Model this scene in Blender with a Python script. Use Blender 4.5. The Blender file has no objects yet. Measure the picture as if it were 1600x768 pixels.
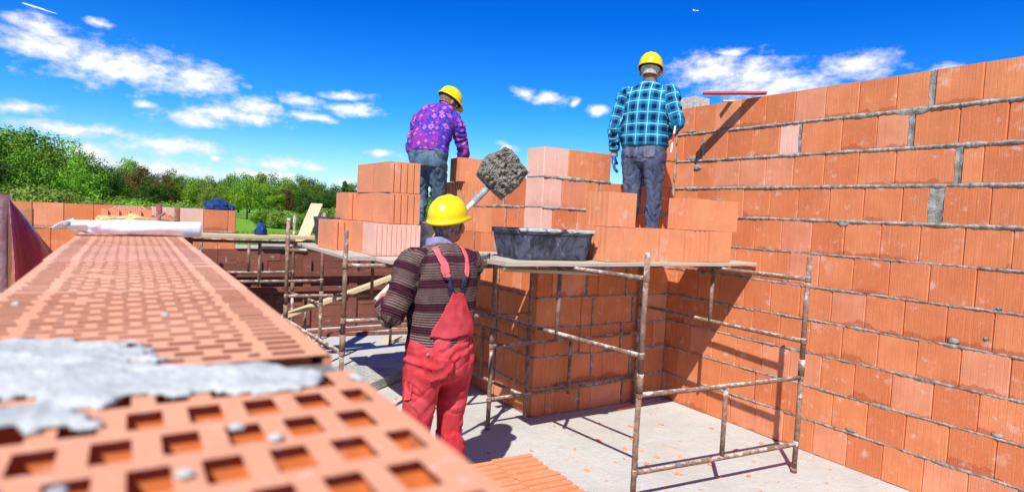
import bpy, bmesh, math, random
import numpy as np
from mathutils import Vector, Matrix, noise as mnoise
R = math.radians
scene = bpy.context.scene
col = scene.collection
rng = random.Random(7)

# ------------------------------------------------------------------ camera
cam_d = bpy.data.cameras.new("camera"); cam = bpy.data.objects.new("camera", cam_d); col.objects.link(cam)
yaw, pit, rol = R(32.2349), R(2.9151), R(2.9073)
fw = Vector((math.sin(yaw)*math.cos(pit), math.cos(yaw)*math.cos(pit), -math.sin(pit)))
r0 = Vector((math.cos(yaw), -math.sin(yaw), 0)); u0 = r0.cross(fw)
cr, sr = math.cos(rol), math.sin(rol)
rr = r0*cr + u0*sr; uu = u0*cr - r0*sr
M3 = Matrix((rr, uu, -fw)).transposed()
cam.matrix_world = Matrix.Translation((0, 0, 1.677)) @ M3.to_4x4()
cam_d.sensor_width = 36; cam_d.lens = 36*954.34/1600
cam_d.clip_start = .02; cam_d.clip_end = 12000
cam_d.dof.use_dof = True; cam_d.dof.focus_distance = 4.2; cam_d.dof.aperture_fstop = 5.4
scene.camera = cam

# ------------------------------------------------------------------ light
SUN = Vector((0.4545, 0.4565, -0.7649)).normalized()
sl = bpy.data.lights.new("sun", 'SUN'); sl.energy = 4.6; sl.angle = R(.55); sl.color = (1, .955, .88)
so = bpy.data.objects.new("sun", sl); col.objects.link(so)
so.rotation_euler = SUN.to_track_quat('-Z', 'Y').to_euler()
scene.view_settings.view_transform = 'Standard'; scene.view_settings.look = 'None'
scene.view_settings.exposure = 0.56; scene.view_settings.gamma = 1
scene.view_settings.use_curve_mapping = False

world = bpy.data.worlds.new("World"); scene.world = world; world.use_nodes = True
nt = world.node_tree; nt.nodes.clear()
class NT:
    """tiny node-building helper"""
    def __init__(s, tree): s.t = tree
    def n(s, typ, **kw):
        nd = s.t.nodes.new(typ)
        for k, v in kw.items():
            if k == 'ins':
                for a, b in v.items():
                    if isinstance(b, bpy.types.NodeSocket): s.t.links.new(b, nd.inputs[a])
                    else: nd.inputs[a].default_value = b
            else: setattr(nd, k, v)
        return nd
    def m(s, op, a, b=0.0, c=0.0, clamp=False):
        return s.n('ShaderNodeMath', operation=op, use_clamp=clamp, ins={0: a, 1: b, 2: c}).outputs[0]
    def noise(s, vec, scale, detail=4, rough=.5, dist=0, out='Fac'):
        nd = s.n('ShaderNodeTexNoise', ins={'Scale': scale, 'Detail': detail, 'Roughness': rough, 'Distortion': dist})
        if vec is not None: s.t.links.new(vec, nd.inputs['Vector'])
        return nd.outputs[out]
    def ramp(s, fac, stops, interp='LINEAR'):
        nd = s.n('ShaderNodeValToRGB', ins={0: fac}); cr_ = nd.color_ramp; cr_.interpolation = interp
        while len(cr_.elements) < len(stops): cr_.elements.new(.5)
        for e, (p_, c_) in zip(cr_.elements, stops):
            e.position = p_; e.color = (c_, c_, c_, 1) if isinstance(c_, (int, float)) else (*c_, 1)
        return nd.outputs[0]
    def mix(s, fac, a, b, blend='MIX'):
        nd = s.n('ShaderNodeMix', data_type='RGBA', blend_type=blend)
        for sock, v in ((nd.inputs[0], fac), (nd.inputs[6], a), (nd.inputs[7], b)):
            if isinstance(v, bpy.types.NodeSocket): s.t.links.new(v, sock)
            else: sock.default_value = (*v, 1) if isinstance(v, tuple) and len(v) == 3 else v
        return nd.outputs[2]
    def ss(s, v, a, b):
        return s.n('ShaderNodeMapRange', interpolation_type='SMOOTHSTEP', ins={0: v, 1: a, 2: b, 3: 0.0, 4: 1.0}).outputs[0]

W = NT(nt)
sky = W.n('ShaderNodeTexSky', sky_type='NISHITA', sun_disc=False, sun_elevation=R(49.9), sun_rotation=R(225), altitude=100, air_density=1.0, dust_density=.25, ozone_density=3.0)
geo = W.n('ShaderNodeNewGeometry')
vin = W.n('ShaderNodeVectorMath', operation='SCALE', ins={0: geo.outputs['Incoming'], 'Scale': -1.0}).outputs[0]
sep = W.n('ShaderNodeSeparateXYZ', ins={0: vin})
az = W.m('ARCTAN2', sep.outputs[0], sep.outputs[1]); el = W.m('ARCSINE', sep.outputs[2])
# colour of the clear sky: the Nishita sky, deepened with height as in a polarised picture
skyc = W.n('ShaderNodeHueSaturation', ins={'Saturation': 1.3, 'Value': 1.0, 'Color': sky.outputs[0], 'Hue': .5}).outputs[0]
tint = W.ramp(W.m('DIVIDE', el, .6, clamp=True), [(0, (.74, .90, 1.0)), (.1, (.48, .86, 1.12)), (.27, (.16, .70, 1.22)), (.5, (.02, .49, 1.16)), (1, (.02, .34, .95))])
skyc = W.mix(1.0, skyc, tint, 'MULTIPLY')
CL = [(-0.1004, 0.2062, 0.0329, 0.0115), (-0.0937, 0.1828, 0.0755, 0.0155), (-0.0106, 0.1713, 0.0847, 0.0232), (0.0825, 0.1684, 0.0502, 0.0193), (-0.1186, 0.1037, 0.0322, 0.0079), (-0.066, 0.0824, 0.0604, 0.0083), (0.0483, 0.0733, 0.0613, 0.0116), (-0.0519, 0.0521, 0.0431, 0.0118), (0.0294, 0.0376, 0.0896, 0.0125), (0.0837, 0.1149, 0.0504, 0.0099), (0.1553, 0.1415, 0.0401, 0.0129), (0.1297, 0.1247, 0.0616, 0.0101), (0.0163, 0.1243, 0.0138, 0.0043), (0.1979, 0.0583, 0.0558, 0.0087), (0.2272, 0.154, 0.0262, 0.0085), (0.2372, 0.1321, 0.0283, 0.0067), (0.2985, 0.1495, 0.0372, 0.0097), (0.2881, 0.1697, 0.034, 0.0057), (0.1625, 0.0393, 0.073, 0.0076), (0.288, 0.039, 0.0214, 0.007), (0.576, 0.1945, 0.0187, 0.0079), (0.6157, 0.1882, 0.0227, 0.0098), (0.6491, 0.1815, 0.0082, 0.0069), (0.6928, 0.17, 0.0183, 0.0069), (0.8593, 0.2314, 0.0557, 0.0203), (0.9154, 0.2209, 0.0709, 0.0254), (0.9681, 0.2058, 0.0572, 0.0159), (1.0664, 0.2312, 0.0440, 0.0145), (0.89, 0.258, 0.023, 0.0063), (0.4886, 0.0725, 0.026, 0.0113), (0.5523, 0.1098, 0.0104, 0.0061), (0.1099, 0.0626, 0.0127, 0.0037), (-0.0366, 0.2236, 0.0142, 0.004), (0.3501, 0.0883, 0.025, 0.005), (0.4414, 0.0872, 0.0185, 0.0051), (1.1644, 0.2155, 0.0276, 0.0065),
      (1.9, .3, .2, .06), (2.6, .2, .3, .04), (-2.4, .35, .25, .07), (-1.5, .25, .3, .05), (-.7, .3, .2, .05), (3.0, .5, .2, .08)]
azel = W.n('ShaderNodeCombineXYZ', ins={0: az, 1: el, 2: 0.0}).outputs[0]
wsc = W.n('ShaderNodeVectorMath', operation='MULTIPLY', ins={0: azel, 1: (1, 1.7, 1)}).outputs[0]
warp = W.n('ShaderNodeTexNoise', ins={'Vector': wsc, 'Scale': 16.0, 'Detail': 2.0})
wv = W.n('ShaderNodeVectorMath', operation='MULTIPLY_ADD', ins={0: warp.outputs['Color'], 1: (.05, .014, 0), 2: azel}).outputs[0]
mx = None
for (a, e, wa, we) in CL:
    d_ = W.n('ShaderNodeVectorMath', operation='MULTIPLY_ADD', ins={0: wv, 1: (.76/wa, .70/we, 0), 2: (-(a+.025)*.76/wa, -(e+.007)*.70/we, 0)}).outputs[0]
    ln = W.n('ShaderNodeVectorMath', operation='LENGTH', ins={0: d_}).outputs['Value']
    mx = ln if mx is None else W.m('MINIMUM', mx, ln)
base = W.m('SUBTRACT', 1.0, mx)
n1 = W.noise(wsc, 34, 8, .58); n2 = W.noise(wsc, 120, 5, .6)
dens = W.m('ADD', base, W.m('MULTIPLY', W.m('SUBTRACT', n1, .5), 2.1))
dens = W.m('ADD', dens, W.m('MULTIPLY', W.m('SUBTRACT', n2, .5), .32))
mask = W.m('MULTIPLY', W.ss(dens, -.14, .90), W.ss(el, .0, .03))
mask = W.m('MULTIPLY', mask, .93)
# light tops, greyer bases: light against the same noise a step towards the ground
sh = W.m('ADD', W.m('MULTIPLY', W.ss(dens, .3, 1.3), .25), .72)
ccol = W.n('ShaderNodeCombineColor', ins={0: sh, 1: W.m('MULTIPLY', sh, 1.02), 2: W.m('MULTIPLY', sh, 1.06)}).outputs[0]
ccol = W.n('ShaderNodeVectorMath', operation='SCALE', ins={0: ccol, 'Scale': 8.6}).outputs[0]
haze = W.m('MULTIPLY', W.m('SUBTRACT', 1.0, W.ss(el, .0, .12)), .35)
skyc = W.mix(haze, skyc, (5.2, 6.6, 7.8))
final = W.mix(mask, skyc, ccol)
bg = W.n('ShaderNodeBackground', ins={'Color': final, 'Strength': .10})
wo = W.n('ShaderNodeOutputWorld', ins={'Surface': bg.outputs[0]})

# ------------------------------------------------------------------ mesh helpers
class MB:
    def __init__(s): s.v = []; s.f = []; s.uv = []; s.r = []; s.sm = []
    def face(s, idx, uv=None, r=0.0, smooth=False):
        s.f.append(tuple(idx)); s.uv.append(uv or [(0, 0)]*len(idx)); s.r.append(r); s.sm.append(smooth)
    def quad(s, a, b, c, d, uv=None, r=0.0, smooth=False):
        n = len(s.v); s.v += [tuple(a), tuple(b), tuple(c), tuple(d)]; s.face((n, n+1, n+2, n+3), uv, r, smooth)
    def prism(s, pts, z0, z1, r=0.0, top=True, bottom=True, frame=None):
        """vertical prism over a counter-clockwise outline; uv = metres along outline / height"""
        F = frame or (lambda x, y, z: (x, y, z)); n = len(pts); u = 0
        for i in range(n):
            a, b = pts[i], pts[(i+1) % n]; L = math.hypot(b[0]-a[0], b[1]-a[1])
            s.quad(F(a[0], a[1], z0), F(b[0], b[1], z0), F(b[0], b[1], z1), F(a[0], a[1], z1), [(u, 0), (u+L, 0), (u+L, z1-z0), (u, z1-z0)], r); u += L
        if top: k = len(s.v); s.v += [F(p_[0], p_[1], z1) for p_ in pts]; s.face(range(k, k+n), [(p_[0], p_[1]) for p_ in pts], r)
        if bottom: k = len(s.v); s.v += [F(p_[0], p_[1], z0) for p_ in reversed(pts)]; s.face(range(k, k+n), [(p_[0], p_[1]) for p_ in reversed(pts)], r)
    def box(s, lo, hi, r=0.0, frame=None, top=True):
        (x0, y0, z0), (x1, y1, z1) = lo, hi
        s.prism([(x0, y0), (x1, y0), (x1, y1), (x0, y1)], z0, z1, r, top, True, frame)
    def rings(s, rings, cap=True, r=0.0, smooth=True):
        """loft: list of rings, each a list of points, same count"""
        n = len(rings[0]); base_ = len(s.v)
        for rg in rings: s.v += [tuple(q) for q in rg]
        for i in range(len(rings)-1):
            for j in range(n):
                a = base_+i*n+j; b = base_+i*n+(j+1) % n
                s.face((a, b, b+n, a+n), [(j/n, i), ((j+1)/n, i), ((j+1)/n, i+1), (j/n, i+1)], r, smooth)
        if cap:
            s.face([base_+j for j in range(n)][::-1], None, r, False)
            s.face([base_+(len(rings)-1)*n+j for j in range(n)], None, r, False)
    def tube(s, pts, rad, n=12, cap=True, r=0.0, jit=0.0):
        pts = [Vector(p_) for p_ in pts]
        rads = rad if isinstance(rad, (list, tuple)) else [rad]*len(pts)
        rg = []; ref = None
        for i, p_ in enumerate(pts):
            t = (pts[min(i+1, len(pts)-1)]-pts[max(i-1, 0)]).normalized()
            if ref is None: ref = Vector((0, 0, 1)) if abs(t.z) < .9 else Vector((1, 0, 0))
            x = (ref - t*ref.dot(t)).normalized(); y = t.cross(x); ref = x
            rg.append([p_+(x*math.cos(2*math.pi*k/n)+y*math.sin(2*math.pi*k/n))*(rads[i]+(rng.uniform(-jit, jit) if jit else 0)) for k in range(n)])
        s.rings(rg, cap, r)
    def build(s, name, mat, parent=None, loc=None, smooth=None, merge=False):
        me = bpy.data.meshes.new(name); me.from_pydata([tuple(map(float, q)) for q in s.v], [], s.f)
        uvl = me.uv_layers.new(name='UVMap')
        flat = [c for fuv in s.uv for q in fuv for c in q]
        uvl.data.foreach_set('uv', flat)
        at = me.attributes.new('rnd', 'FLOAT', 'FACE'); at.data.foreach_set('value', [float(q) for q in s.r])
        me.polygons.foreach_set('use_smooth', [bool(q) if smooth is None else smooth for q in s.sm])
        if merge:
            bm = bmesh.new(); bm.from_mesh(me); bmesh.ops.remove_doubles(bm, verts=bm.verts, dist=1e-5); bm.to_mesh(me); bm.free()
        me.update(); me.materials.append(mat)
        o = bpy.data.objects.new(name, me); col.objects.link(o)
        if parent: o.parent = parent
        if loc: o.location = loc
        return o
def tag(o, label=None, cat=None, group=None, kind=None):
    if label: o['label'] = label
    if cat: o['category'] = cat
    if group: o['group'] = group
    if kind: o['kind'] = kind
    return o
def thing(name, label, cat, loc=(0, 0, 0), rz=0, group=None):
    o = bpy.data.objects.new(name, None); col.objects.link(o); o.empty_display_size = .1
    o.location = loc; o.rotation_euler = (0, 0, rz); return tag(o, label, cat, group)
def copy_tree(o, parent=None):
    c = o.copy(); col.objects.link(c); c.parent = parent
    for ch in [q for q in bpy.data.objects if q.parent == o]: copy_tree(ch, c)
    return c
def hermite(pts, n):
    """smooth polyline through points"""
    P = [Vector(q) for q in pts]; out = []
    for i in range(len(P)-1):
        p0 = P[max(i-1, 0)]; p1 = P[i]; p2 = P[i+1]; p3 = P[min(i+2, len(P)-1)]
        for k in range(n):
            t = k/n
            out.append(.5*((2*p1)+(p2-p0)*t+(2*p0-5*p1+4*p2-p3)*t*t+(3*p1-p0-3*p2+p3)*t**3))
    return out+[P[-1]]

# ------------------------------------------------------------------ materials
def mat(name, rough=.8, spec=.3):
    m = bpy.data.materials.new(name); m.use_nodes = True; t = m.node_tree; t.nodes.clear(); N = NT(t)
    b = N.n('ShaderNodeBsdfPrincipled', ins={'Roughness': rough, 'Specular IOR Level': spec})
    N.n('ShaderNodeOutputMaterial', ins={0: b.outputs[0]}); N.b = b; N.mat = m
    return m, N
def put(N, color=None, height=None, bdist=.01, bstr=1.0, rough=None):
    if color is not None:
        if isinstance(color, tuple): N.b.inputs['Base Color'].default_value = (*color, 1)
        else: N.t.links.new(color, N.b.inputs['Base Color'])
    if height is not None:
        bp = N.n('ShaderNodeBump', ins={'Strength': bstr, 'Distance': bdist, 'Height': height})
        N.t.links.new(bp.outputs[0], N.b.inputs['Normal'])
    if rough is not None: N.t.links.new(rough, N.b.inputs['Roughness'])
def objc(N): return N.n('ShaderNodeTexCoord').outputs['Object']
def wpos(N): return N.n('ShaderNodeNewGeometry').outputs['Position']

def clay_mat(name, c1, c2, stain=1.0, pale=0.0):
    m, N = mat(name, .78, .25)
    uv = N.n('ShaderNodeUVMap', uv_map='UVMap').outputs[0]; su = N.n('ShaderNodeSeparateXYZ', ins={0: uv})
    rnd = N.n('ShaderNodeAttribute', attribute_name='rnd').outputs['Fac']
    w = wpos(N)
    sh = N.n('ShaderNodeVectorMath', operation='ADD', ins={0: uv, 1: N.n('ShaderNodeCombineXYZ', ins={0: N.m('MULTIPLY', rnd, 37.0), 1: N.m('MULTIPLY', rnd, 11.0), 2: 0.0}).outputs[0]}).outputs[0]
    c = N.mix(N.m('FRACT', N.m('MULTIPLY', rnd, 7.31)), c1, c2)
    c = N.mix(N.m('MULTIPLY', N.m('GREATER_THAN', N.m('FRACT', N.m('MULTIPLY', rnd, 19.3)), .80), .36), c, (.80, .40, .28))
    big = N.noise(w, 5, 5, .6)
    c = N.mix(N.ramp(big, [(.3, 0.0), (.75, .6)]), c, (c2[0]*.78, c2[1]*.72, c2[2]*.7))
    # streaks drawn by the extruder, along the height
    st = N.n('ShaderNodeVectorMath', operation='MULTIPLY', ins={0: sh, 1: (160, 3, 1)}).outputs[0]
    stn = N.noise(st, 1.0, 3, .6)
    c = N.mix(N.m('MULTIPLY', N.ss(stn, .5, .8), .35), c, (min(1, c1[0]*1.25), c1[1]*1.8, c1[2]*2.6))
    # shallow scored lines every 42 mm, a pale edge beside each
    fr = N.m('ABSOLUTE', N.m('SUBTRACT', N.m('FRACT', N.m('DIVIDE', N.m('ADD', su.outputs[0], N.m('MULTIPLY', rnd, .02)), .0417)), .5))
    line = N.m('SUBTRACT', 1.0, N.ss(fr, .0, .06))
    c = N.mix(N.m('MULTIPLY', line, .22), c, (c1[0]*1.0, c1[1]*1.9, c1[2]*2.4))
    # damp dark band where the mortar sits, ragged upper edge
    edge = N.m('ADD', N.m('MULTIPLY', N.m('SUBTRACT', N.noise(w, 1.6, 2, .5), .52), .16), N.m('MULTIPLY', N.m('SUBTRACT', N.noise(N.n('ShaderNodeVectorMath', operation='MULTIPLY', ins={0: w, 1: (1, 1, .25)}).outputs[0], 7, 5, .65), .42), .16))
    edge = N.m('ADD', edge, N.m('MULTIPLY', N.m('SUBTRACT', N.m('FRACT', N.m('MULTIPLY', rnd, 3.77)), .62), .06))
    wet = N.m('MULTIPLY', N.m('SUBTRACT', 1.0, N.ss(N.m('SUBTRACT', su.outputs[1], edge), -.004, .006)), stain*.55)
    c = N.mix(wet, c, (c2[0]*.55, c2[1]*.42, c2[2]*.42))
    # lime bloom
    bl = N.noise(sh, 9, 6, .65)
    c = N.mix(N.m('MULTIPLY', N.ss(bl, .57, .74), .50+pale), c, (.72, .60, .52))
    sp = N.noise(w, 140, 2, .5)
    c = N.mix(N.m('MULTIPLY', N.ss(sp, .62, .72), .3), c, (.75, .62, .55))
    c = N.mix(N.m('MULTIPLY', N.ss(N.noise(w, 4.2, 7, .72), .60, .70), .34), c, (.66, .56, .50))
    h = N.m('ADD', N.m('MULTIPLY', stn, .25), N.m('MULTIPLY', line, -.8)); h = N.m('ADD', h, N.m('MULTIPLY', sp, .3))
    put(N, c, h, .0018, .8)
    return m
CLAY = clay_mat("fired_clay", (.72, .265, .115), (.64, .21, .085))
CLAYW = clay_mat("fired_clay_wall", (.71, .245, .100), (.59, .165, .060))
CLAYL = clay_mat("fired_clay_loose", (.76, .32, .16), (.69, .255, .115), stain=.12)
CLAYP = clay_mat("fired_clay_pale", (.82, .50, .39), (.78, .44, .33), stain=.5, pale=.25)
CLAYI = clay_mat("fired_clay_inside", (.80, .27, .075), (.74, .22, .06), stain=0)
CLAYT = clay_mat("fired_clay_top", (.76, .38, .23), (.70, .32, .18), stain=0, pale=.1)

def simple(name, c1, c2, scale=8, rough=.8, bump=.004, bscale=60, spec=.3, stretch=None, world=False, detail=5, lo=.35, hi=.65):
    m, N = mat(name, rough, spec); w = wpos(N) if world else objc(N)
    if stretch: w = N.n('ShaderNodeVectorMath', operation='MULTIPLY', ins={0: w, 1: stretch}).outputs[0]
    c = N.mix(N.ramp(N.noise(w, scale, detail, .6), [(lo, 0.0), (hi, 1.0)]), c1, c2)
    put(N, c, N.noise(w, bscale, 4, .6), bump)
    return m
MORT = simple("mortar_grey", (.16, .145, .125), (.40, .375, .335), 22, .95, .006, 90, .1, world=True)
MORTL = simple("mortar_pale", (.38, .405, .385), (.56, .58, .555), 30, .9, .003, 150, .2, world=True)
MORTW = simple("mortar_wet", (.115, .105, .085), (.24, .22, .18), 35, .55, .008, 60, .4)
def floor_mat():
    m, N = mat("concrete_floor", .9, .2); w = wpos(N)
    c = N.mix(N.ramp(N.noise(w, 1.3, 6, .6), [(.3, 0.0), (.7, 1.0)]), (.42, .42, .39), (.51, .51, .48))
    c = N.mix(N.m('MULTIPLY', N.ss(N.noise(w, 5, 6, .7), .55, .72), .5), c, (.58, .57, .54))
    c = N.mix(N.m('MULTIPLY', N.ss(N.noise(w, 3.3, 7, .75, .5), .60, .68), .55), c, (.33, .29, .26))
    c = N.mix(N.m('MULTIPLY', N.ss(N.noise(w, 2.1, 5, .7), .56, .75), .45), c, (.62, .36, .25))
    c = N.mix(N.m('MULTIPLY', N.ss(N.noise(w, 45, 3, .6), .62, .69), .6), c, (.25, .20, .17))
    c = N.mix(N.m('MULTIPLY', N.ss(N.noise(w, 14, 8, .8), .56, .66), .5), c, (.60, .60, .565))
    c = N.mix(N.m('MULTIPLY', N.ss(N.noise(w, 1.1, 3, .5), .52, .66), N.m('MULTIPLY', N.ss(N.noise(w, 60, 3, .7), .56, .62), .7)), c, (.55, .26, .15))
    put(N, c, N.m('ADD', N.noise(w, 30, 6, .7), N.m('MULTIPLY', N.noise(w, 4, 3, .5), 2.0)), .012, .8); return m
FLOOR = floor_mat()
def wood(name, c1, c2, axis=(1, 14, 14), rough=.8):
    m, N = mat(name, rough, .2); w = objc(N)
    rnd = N.n('ShaderNodeAttribute', attribute_name='rnd').outputs['Fac']
    v = N.n('ShaderNodeVectorMath', operation='MULTIPLY', ins={0: w, 1: axis}).outputs[0]
    v = N.n('ShaderNodeVectorMath', operation='ADD', ins={0: v, 1: N.n('ShaderNodeCombineXYZ', ins={0: N.m('MULTIPLY', rnd, 50.0), 1: 0.0, 2: 0.0}).outputs[0]}).outputs[0]
    g = N.noise(v, 3.0, 6, .65, .6)
    c = N.mix(N.ramp(g, [(.3, 0.0), (.7, 1.0)]), c1, c2)
    c = N.mix(N.m('MULTIPLY', N.m('FRACT', N.m('MULTIPLY', rnd, 5.7)), .4), c, (c1[0]*.6, c1[1]*.55, c1[2]*.5))
    c = N.mix(N.m('MULTIPLY', N.ss(N.noise(w, 12, 5, .7), .6, .7), .5), c, (.45, .42, .38) if c2[0] > .2 else (c2[0]*1.5, c2[1]*1.5, c2[2]*1.5))
    put(N, c, g, .004, .8); return m
PLANK = wood("weathered_board", (.46, .40, .32), (.66, .60, .50))
PLANKN = wood("fresh_board", (.62, .47, .28), (.74, .60, .38))
SHUT = wood("old_shuttering", (.17, .058, .042), (.28, .105, .070))
def rust():
    m, N = mat("rusty_pipe", .75, .4); w = wpos(N)
    n = N.noise(w, 26, 6, .7)
    c = N.mix(N.ramp(n, [(.45, 0.0), (.66, 1.0)]), (.19, .105, .068), (.34, .235, .175))
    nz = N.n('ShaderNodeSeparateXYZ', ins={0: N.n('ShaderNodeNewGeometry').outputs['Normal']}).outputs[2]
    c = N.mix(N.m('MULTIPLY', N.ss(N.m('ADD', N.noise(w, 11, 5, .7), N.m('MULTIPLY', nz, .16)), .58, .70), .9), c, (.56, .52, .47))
    c = N.mix(N.m('MULTIPLY', N.ss(N.noise(w, 19, 5, .7), .6, .68), .8), c, (.24, .09, .04))
    put(N, c, N.noise(w, 70, 5, .7), .006, 1.0); return m
PIPE = rust()
# ================================================================== setting
mb = MB(); mb.box((-.60, -3, -.55), (5.2, 9.0, 0)); floor = mb.build("floor", FLOOR); tag(floor, kind='structure', label='pale dusty concrete floor slab strewn with brick crumbs')
def ground_mat():
    m, N = mat("meadow", .95, .1); w = wpos(N)
    c = N.mix(N.ramp(N.noise(w, .25, 6, .7), [(.35, 0.0), (.65, 1.0)]), (.11, .26, .022), (.18, .36, .035))
    c = N.mix(N.m('MULTIPLY', N.ss(N.noise(w, 3, 5, .7), .55, .7), .5), c, (.22, .36, .06))
    put(N, c, N.noise(w, 12, 5, .7), .06); return m
mb = MB()
gx = [-900, -300, -120, -60, -20, 0, 20, 60, 120, 300, 900]
for i in range(10):
    for j in range(10): mb.quad((gx[i], gx[j], -.6), (gx[i+1], gx[j], -.6), (gx[i+1], gx[j+1], -.6), (gx[i], gx[j+1], -.6))
tag(mb.build("ground", ground_mat(), merge=True), kind='structure', label='green spring meadow around the building site')

# ------------------------------------------------------------------ masonry
def brick_wall(name, label, O, U, N, rows, thick, clay, group=None, z00=0.0, pitch=.25, seed=1, bead=True, wide=.028):
    """rows: list of (z index, [(u0,u1), ...]) bricks; wall body goes from face O back along -N"""
    rg = random.Random(seed); O = Vector((O[0], O[1], 0)); U = Vector((U[0], U[1], 0)); N = Vector((N[0], N[1], 0))
    F = lambda u, n, z: O+U*u+N*n+Vector((0, 0, z))
    root = thing(name, label, 'wall', (O.x, O.y, z00), 0, group)
    off = -Vector((O.x, O.y, z00))
    bm_, mm = MB(), MB(); bp_ = MB()
    flip = (U.cross(N)).z < 0
    for zi, bricks in rows:
        z0 = z00+zi*pitch+.006; z1 = z0+.238
        for bi, br in enumerate(bricks):
            u0, u1 = br[0], br[1]; pale = len(br) > 2
            pr_ = rg.uniform(-.0025, .0025); d1, d2 = rg.uniform(-.0015, .0015), rg.uniform(-.0015, .0015)
            zz = rg.uniform(-.002, .002); b = .0055
            pts = [(u0+b, pr_+d1), (u0, pr_+d1-b), (u0, -thick+.001), (u1, -thick+.001), (u1, pr_+d2-b), (u1-b, pr_+d2)]
            if not flip: pts = pts[::-1]
            # vertical bevel outline walked so that the uv u starts at the face's left
            tgt = bp_ if pale else bm_
            P = [(u1-b, pr_+d2), (u0+b, pr_+d1), (u0, pr_+d1-b), (u0, -thick+.001), (u1, -thick+.001), (u1, pr_+d2-b)]
            if flip: P = P[::-1]
            tgt.prism(P, z0+zz, z1+zz, rg.random(), frame=lambda x, y, z: F(x, y, z)+off)
            # mortar-filled perpend where the gap to the next brick is wide
            if bi+1 < len(bricks):
                g0, g1 = u1, bricks[bi+1][0]
                if g1-g0 > .012:
                    nn = 8; rng_l = []
                    for k in range(nn+1):
                        z = z0+(z1-z0)*k/nn
                        w1, w2 = rg.uniform(-.004, .006), rg.uniform(-.004, .006); dd = rg.uniform(-.006, .003)
                        rng_l.append([F(g0-w1, .0015, z)+off, F(g0*.5+g1*.5, dd, z)+off, F(g1+w2, .0015, z)+off])
                    for k in range(nn):
                        for q in range(2):
                            a, b_, c_, d_ = rng_l[k][q], rng_l[k][q+1], rng_l[k+1][q+1], rng_l[k+1][q]
                            mm.quad(*((a, b_, c_, d_) if not flip else (b_, a, d_, c_)), smooth=True)
                    mm.box((g0-.001, -thick+.02, z0), (g1+.001, -.012, z1), frame=(lambda x, y, z: F(x, y, z)+off))
        # bed of mortar below this row
        ua, ub = bricks[0][0], bricks[-1][1]
        mm.box((ua+.003, -thick+.004, z0-.013), (ub-.003, -.004, z0+.001), frame=(lambda x, y, z: F(x, y, z)+off))
        if bead and zi > 0:
            zc = z0-.006; ns = max(2, int((ub-ua)/.011)); sd = rg.uniform(0, 100); grid = []
            for k in range(ns+1):
                u = ua+(ub-ua)*k/ns
                n1_ = mnoise.noise((u*9, sd, 0)); n2_ = mnoise.noise((u*55, sd, 5)); n3 = mnoise.noise((u*24, sd, 9)); n4 = mnoise.noise((u*5, sd, 19))
                hi_ = .0055 if zi*pitch+z00 > 1.7 else 0.0
                up = .0075+hi_+.004*n1_+.003*n2_+.010*max(0, n4-.1); dn = .0085+hi_*.6+.005*n3+.004*n2_+.030*max(0, n4-.28); o_ = .0030+hi_*.5+.0045*n1_+.0035*n2_
                grid.append([F(u, .0012, zc-dn)+off, F(u, o_+.001, zc-dn*.5)+off, F(u, o_*1.35+.001+.0035*mnoise.noise((u*80, sd, 40)), zc+.001)+off, F(u, o_*.9+.0035*mnoise.noise((u*70, sd, 60)), zc+up*.55)+off, F(u, .0012, zc+up)+off])
            for k in range(ns):
                for q in range(4):
                    a, b_, c_, d_ = grid[k][q], grid[k+1][q], grid[k+1][q+1], grid[k][q+1]
                    mm.quad(*((a, b_, c_, d_) if flip is False else (b_, a, d_, c_)), smooth=True)
    bm_.build("bricks", clay, root); mm.build("mortar", MORT, root)
    if bp_.f: bp_.build("pale_bricks", CLAYP, root)
    return root
def row(u0, u1, off, w=.249, gaps=(), pales=(), seed=0, jit=.003):
    """brick intervals between u0 and u1; gaps: (position, width) of mortar-filled perpends"""
    rg = random.Random(seed*13+int(off*1000)); out = []; cuts = [u0]
    x = u0+off if off > .02 else u0+w
    while x < u1-.05: cuts.append(x+rg.uniform(-jit, jit)); x += w
    cuts.append(u1)
    for g, wd in gaps:
        k = min(range(1, len(cuts)-1), key=lambda q: abs(cuts[q]-g)); cuts[k] = g
    gw = {min(range(1, len(cuts)-1), key=lambda q: abs(cuts[q]-g)): wd for g, wd in gaps}
    for k in range(len(cuts)-1):
        a = cuts[k]+(gw.get(k, rg.uniform(.0012, .0040))/2 if k else 0); b = cuts[k+1]-(gw.get(k+1, rg.uniform(.0012, .0040))/2 if k+1 < len(cuts)-1 else 0)
        mid = (a+b)/2
        out.append((a, b, 'p') if any(abs(mid-q) < .12 for q in pales) else (a, b))
    return out
offs = [.09, .21, .07, .18, .03, .14, .22, .10, .16, .05, .19]
gapsR = {10: [(1.959, .030)], 9: [(2.066, .034), (2.858, .022)], 8: [(1.775, .036), (4.20, .02)], 7: [(1.883, .085)], 1: [(3.1, .012)], 4: [(.6, .02)], 9.5: []}
rowsR = [(i, row(-1.0, 4.361, offs[i], gaps=gapsR.get(i, []), pales={9: [2.97]}.get(i, []), seed=i)) for i in range(11)]
rightwall = brick_wall("brick_wall", "tall sunlit orange block wall filling the whole right side", (4.376, 0), (0, 1), (-1, 0), rowsR, .25, CLAYW, seed=3)
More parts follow.
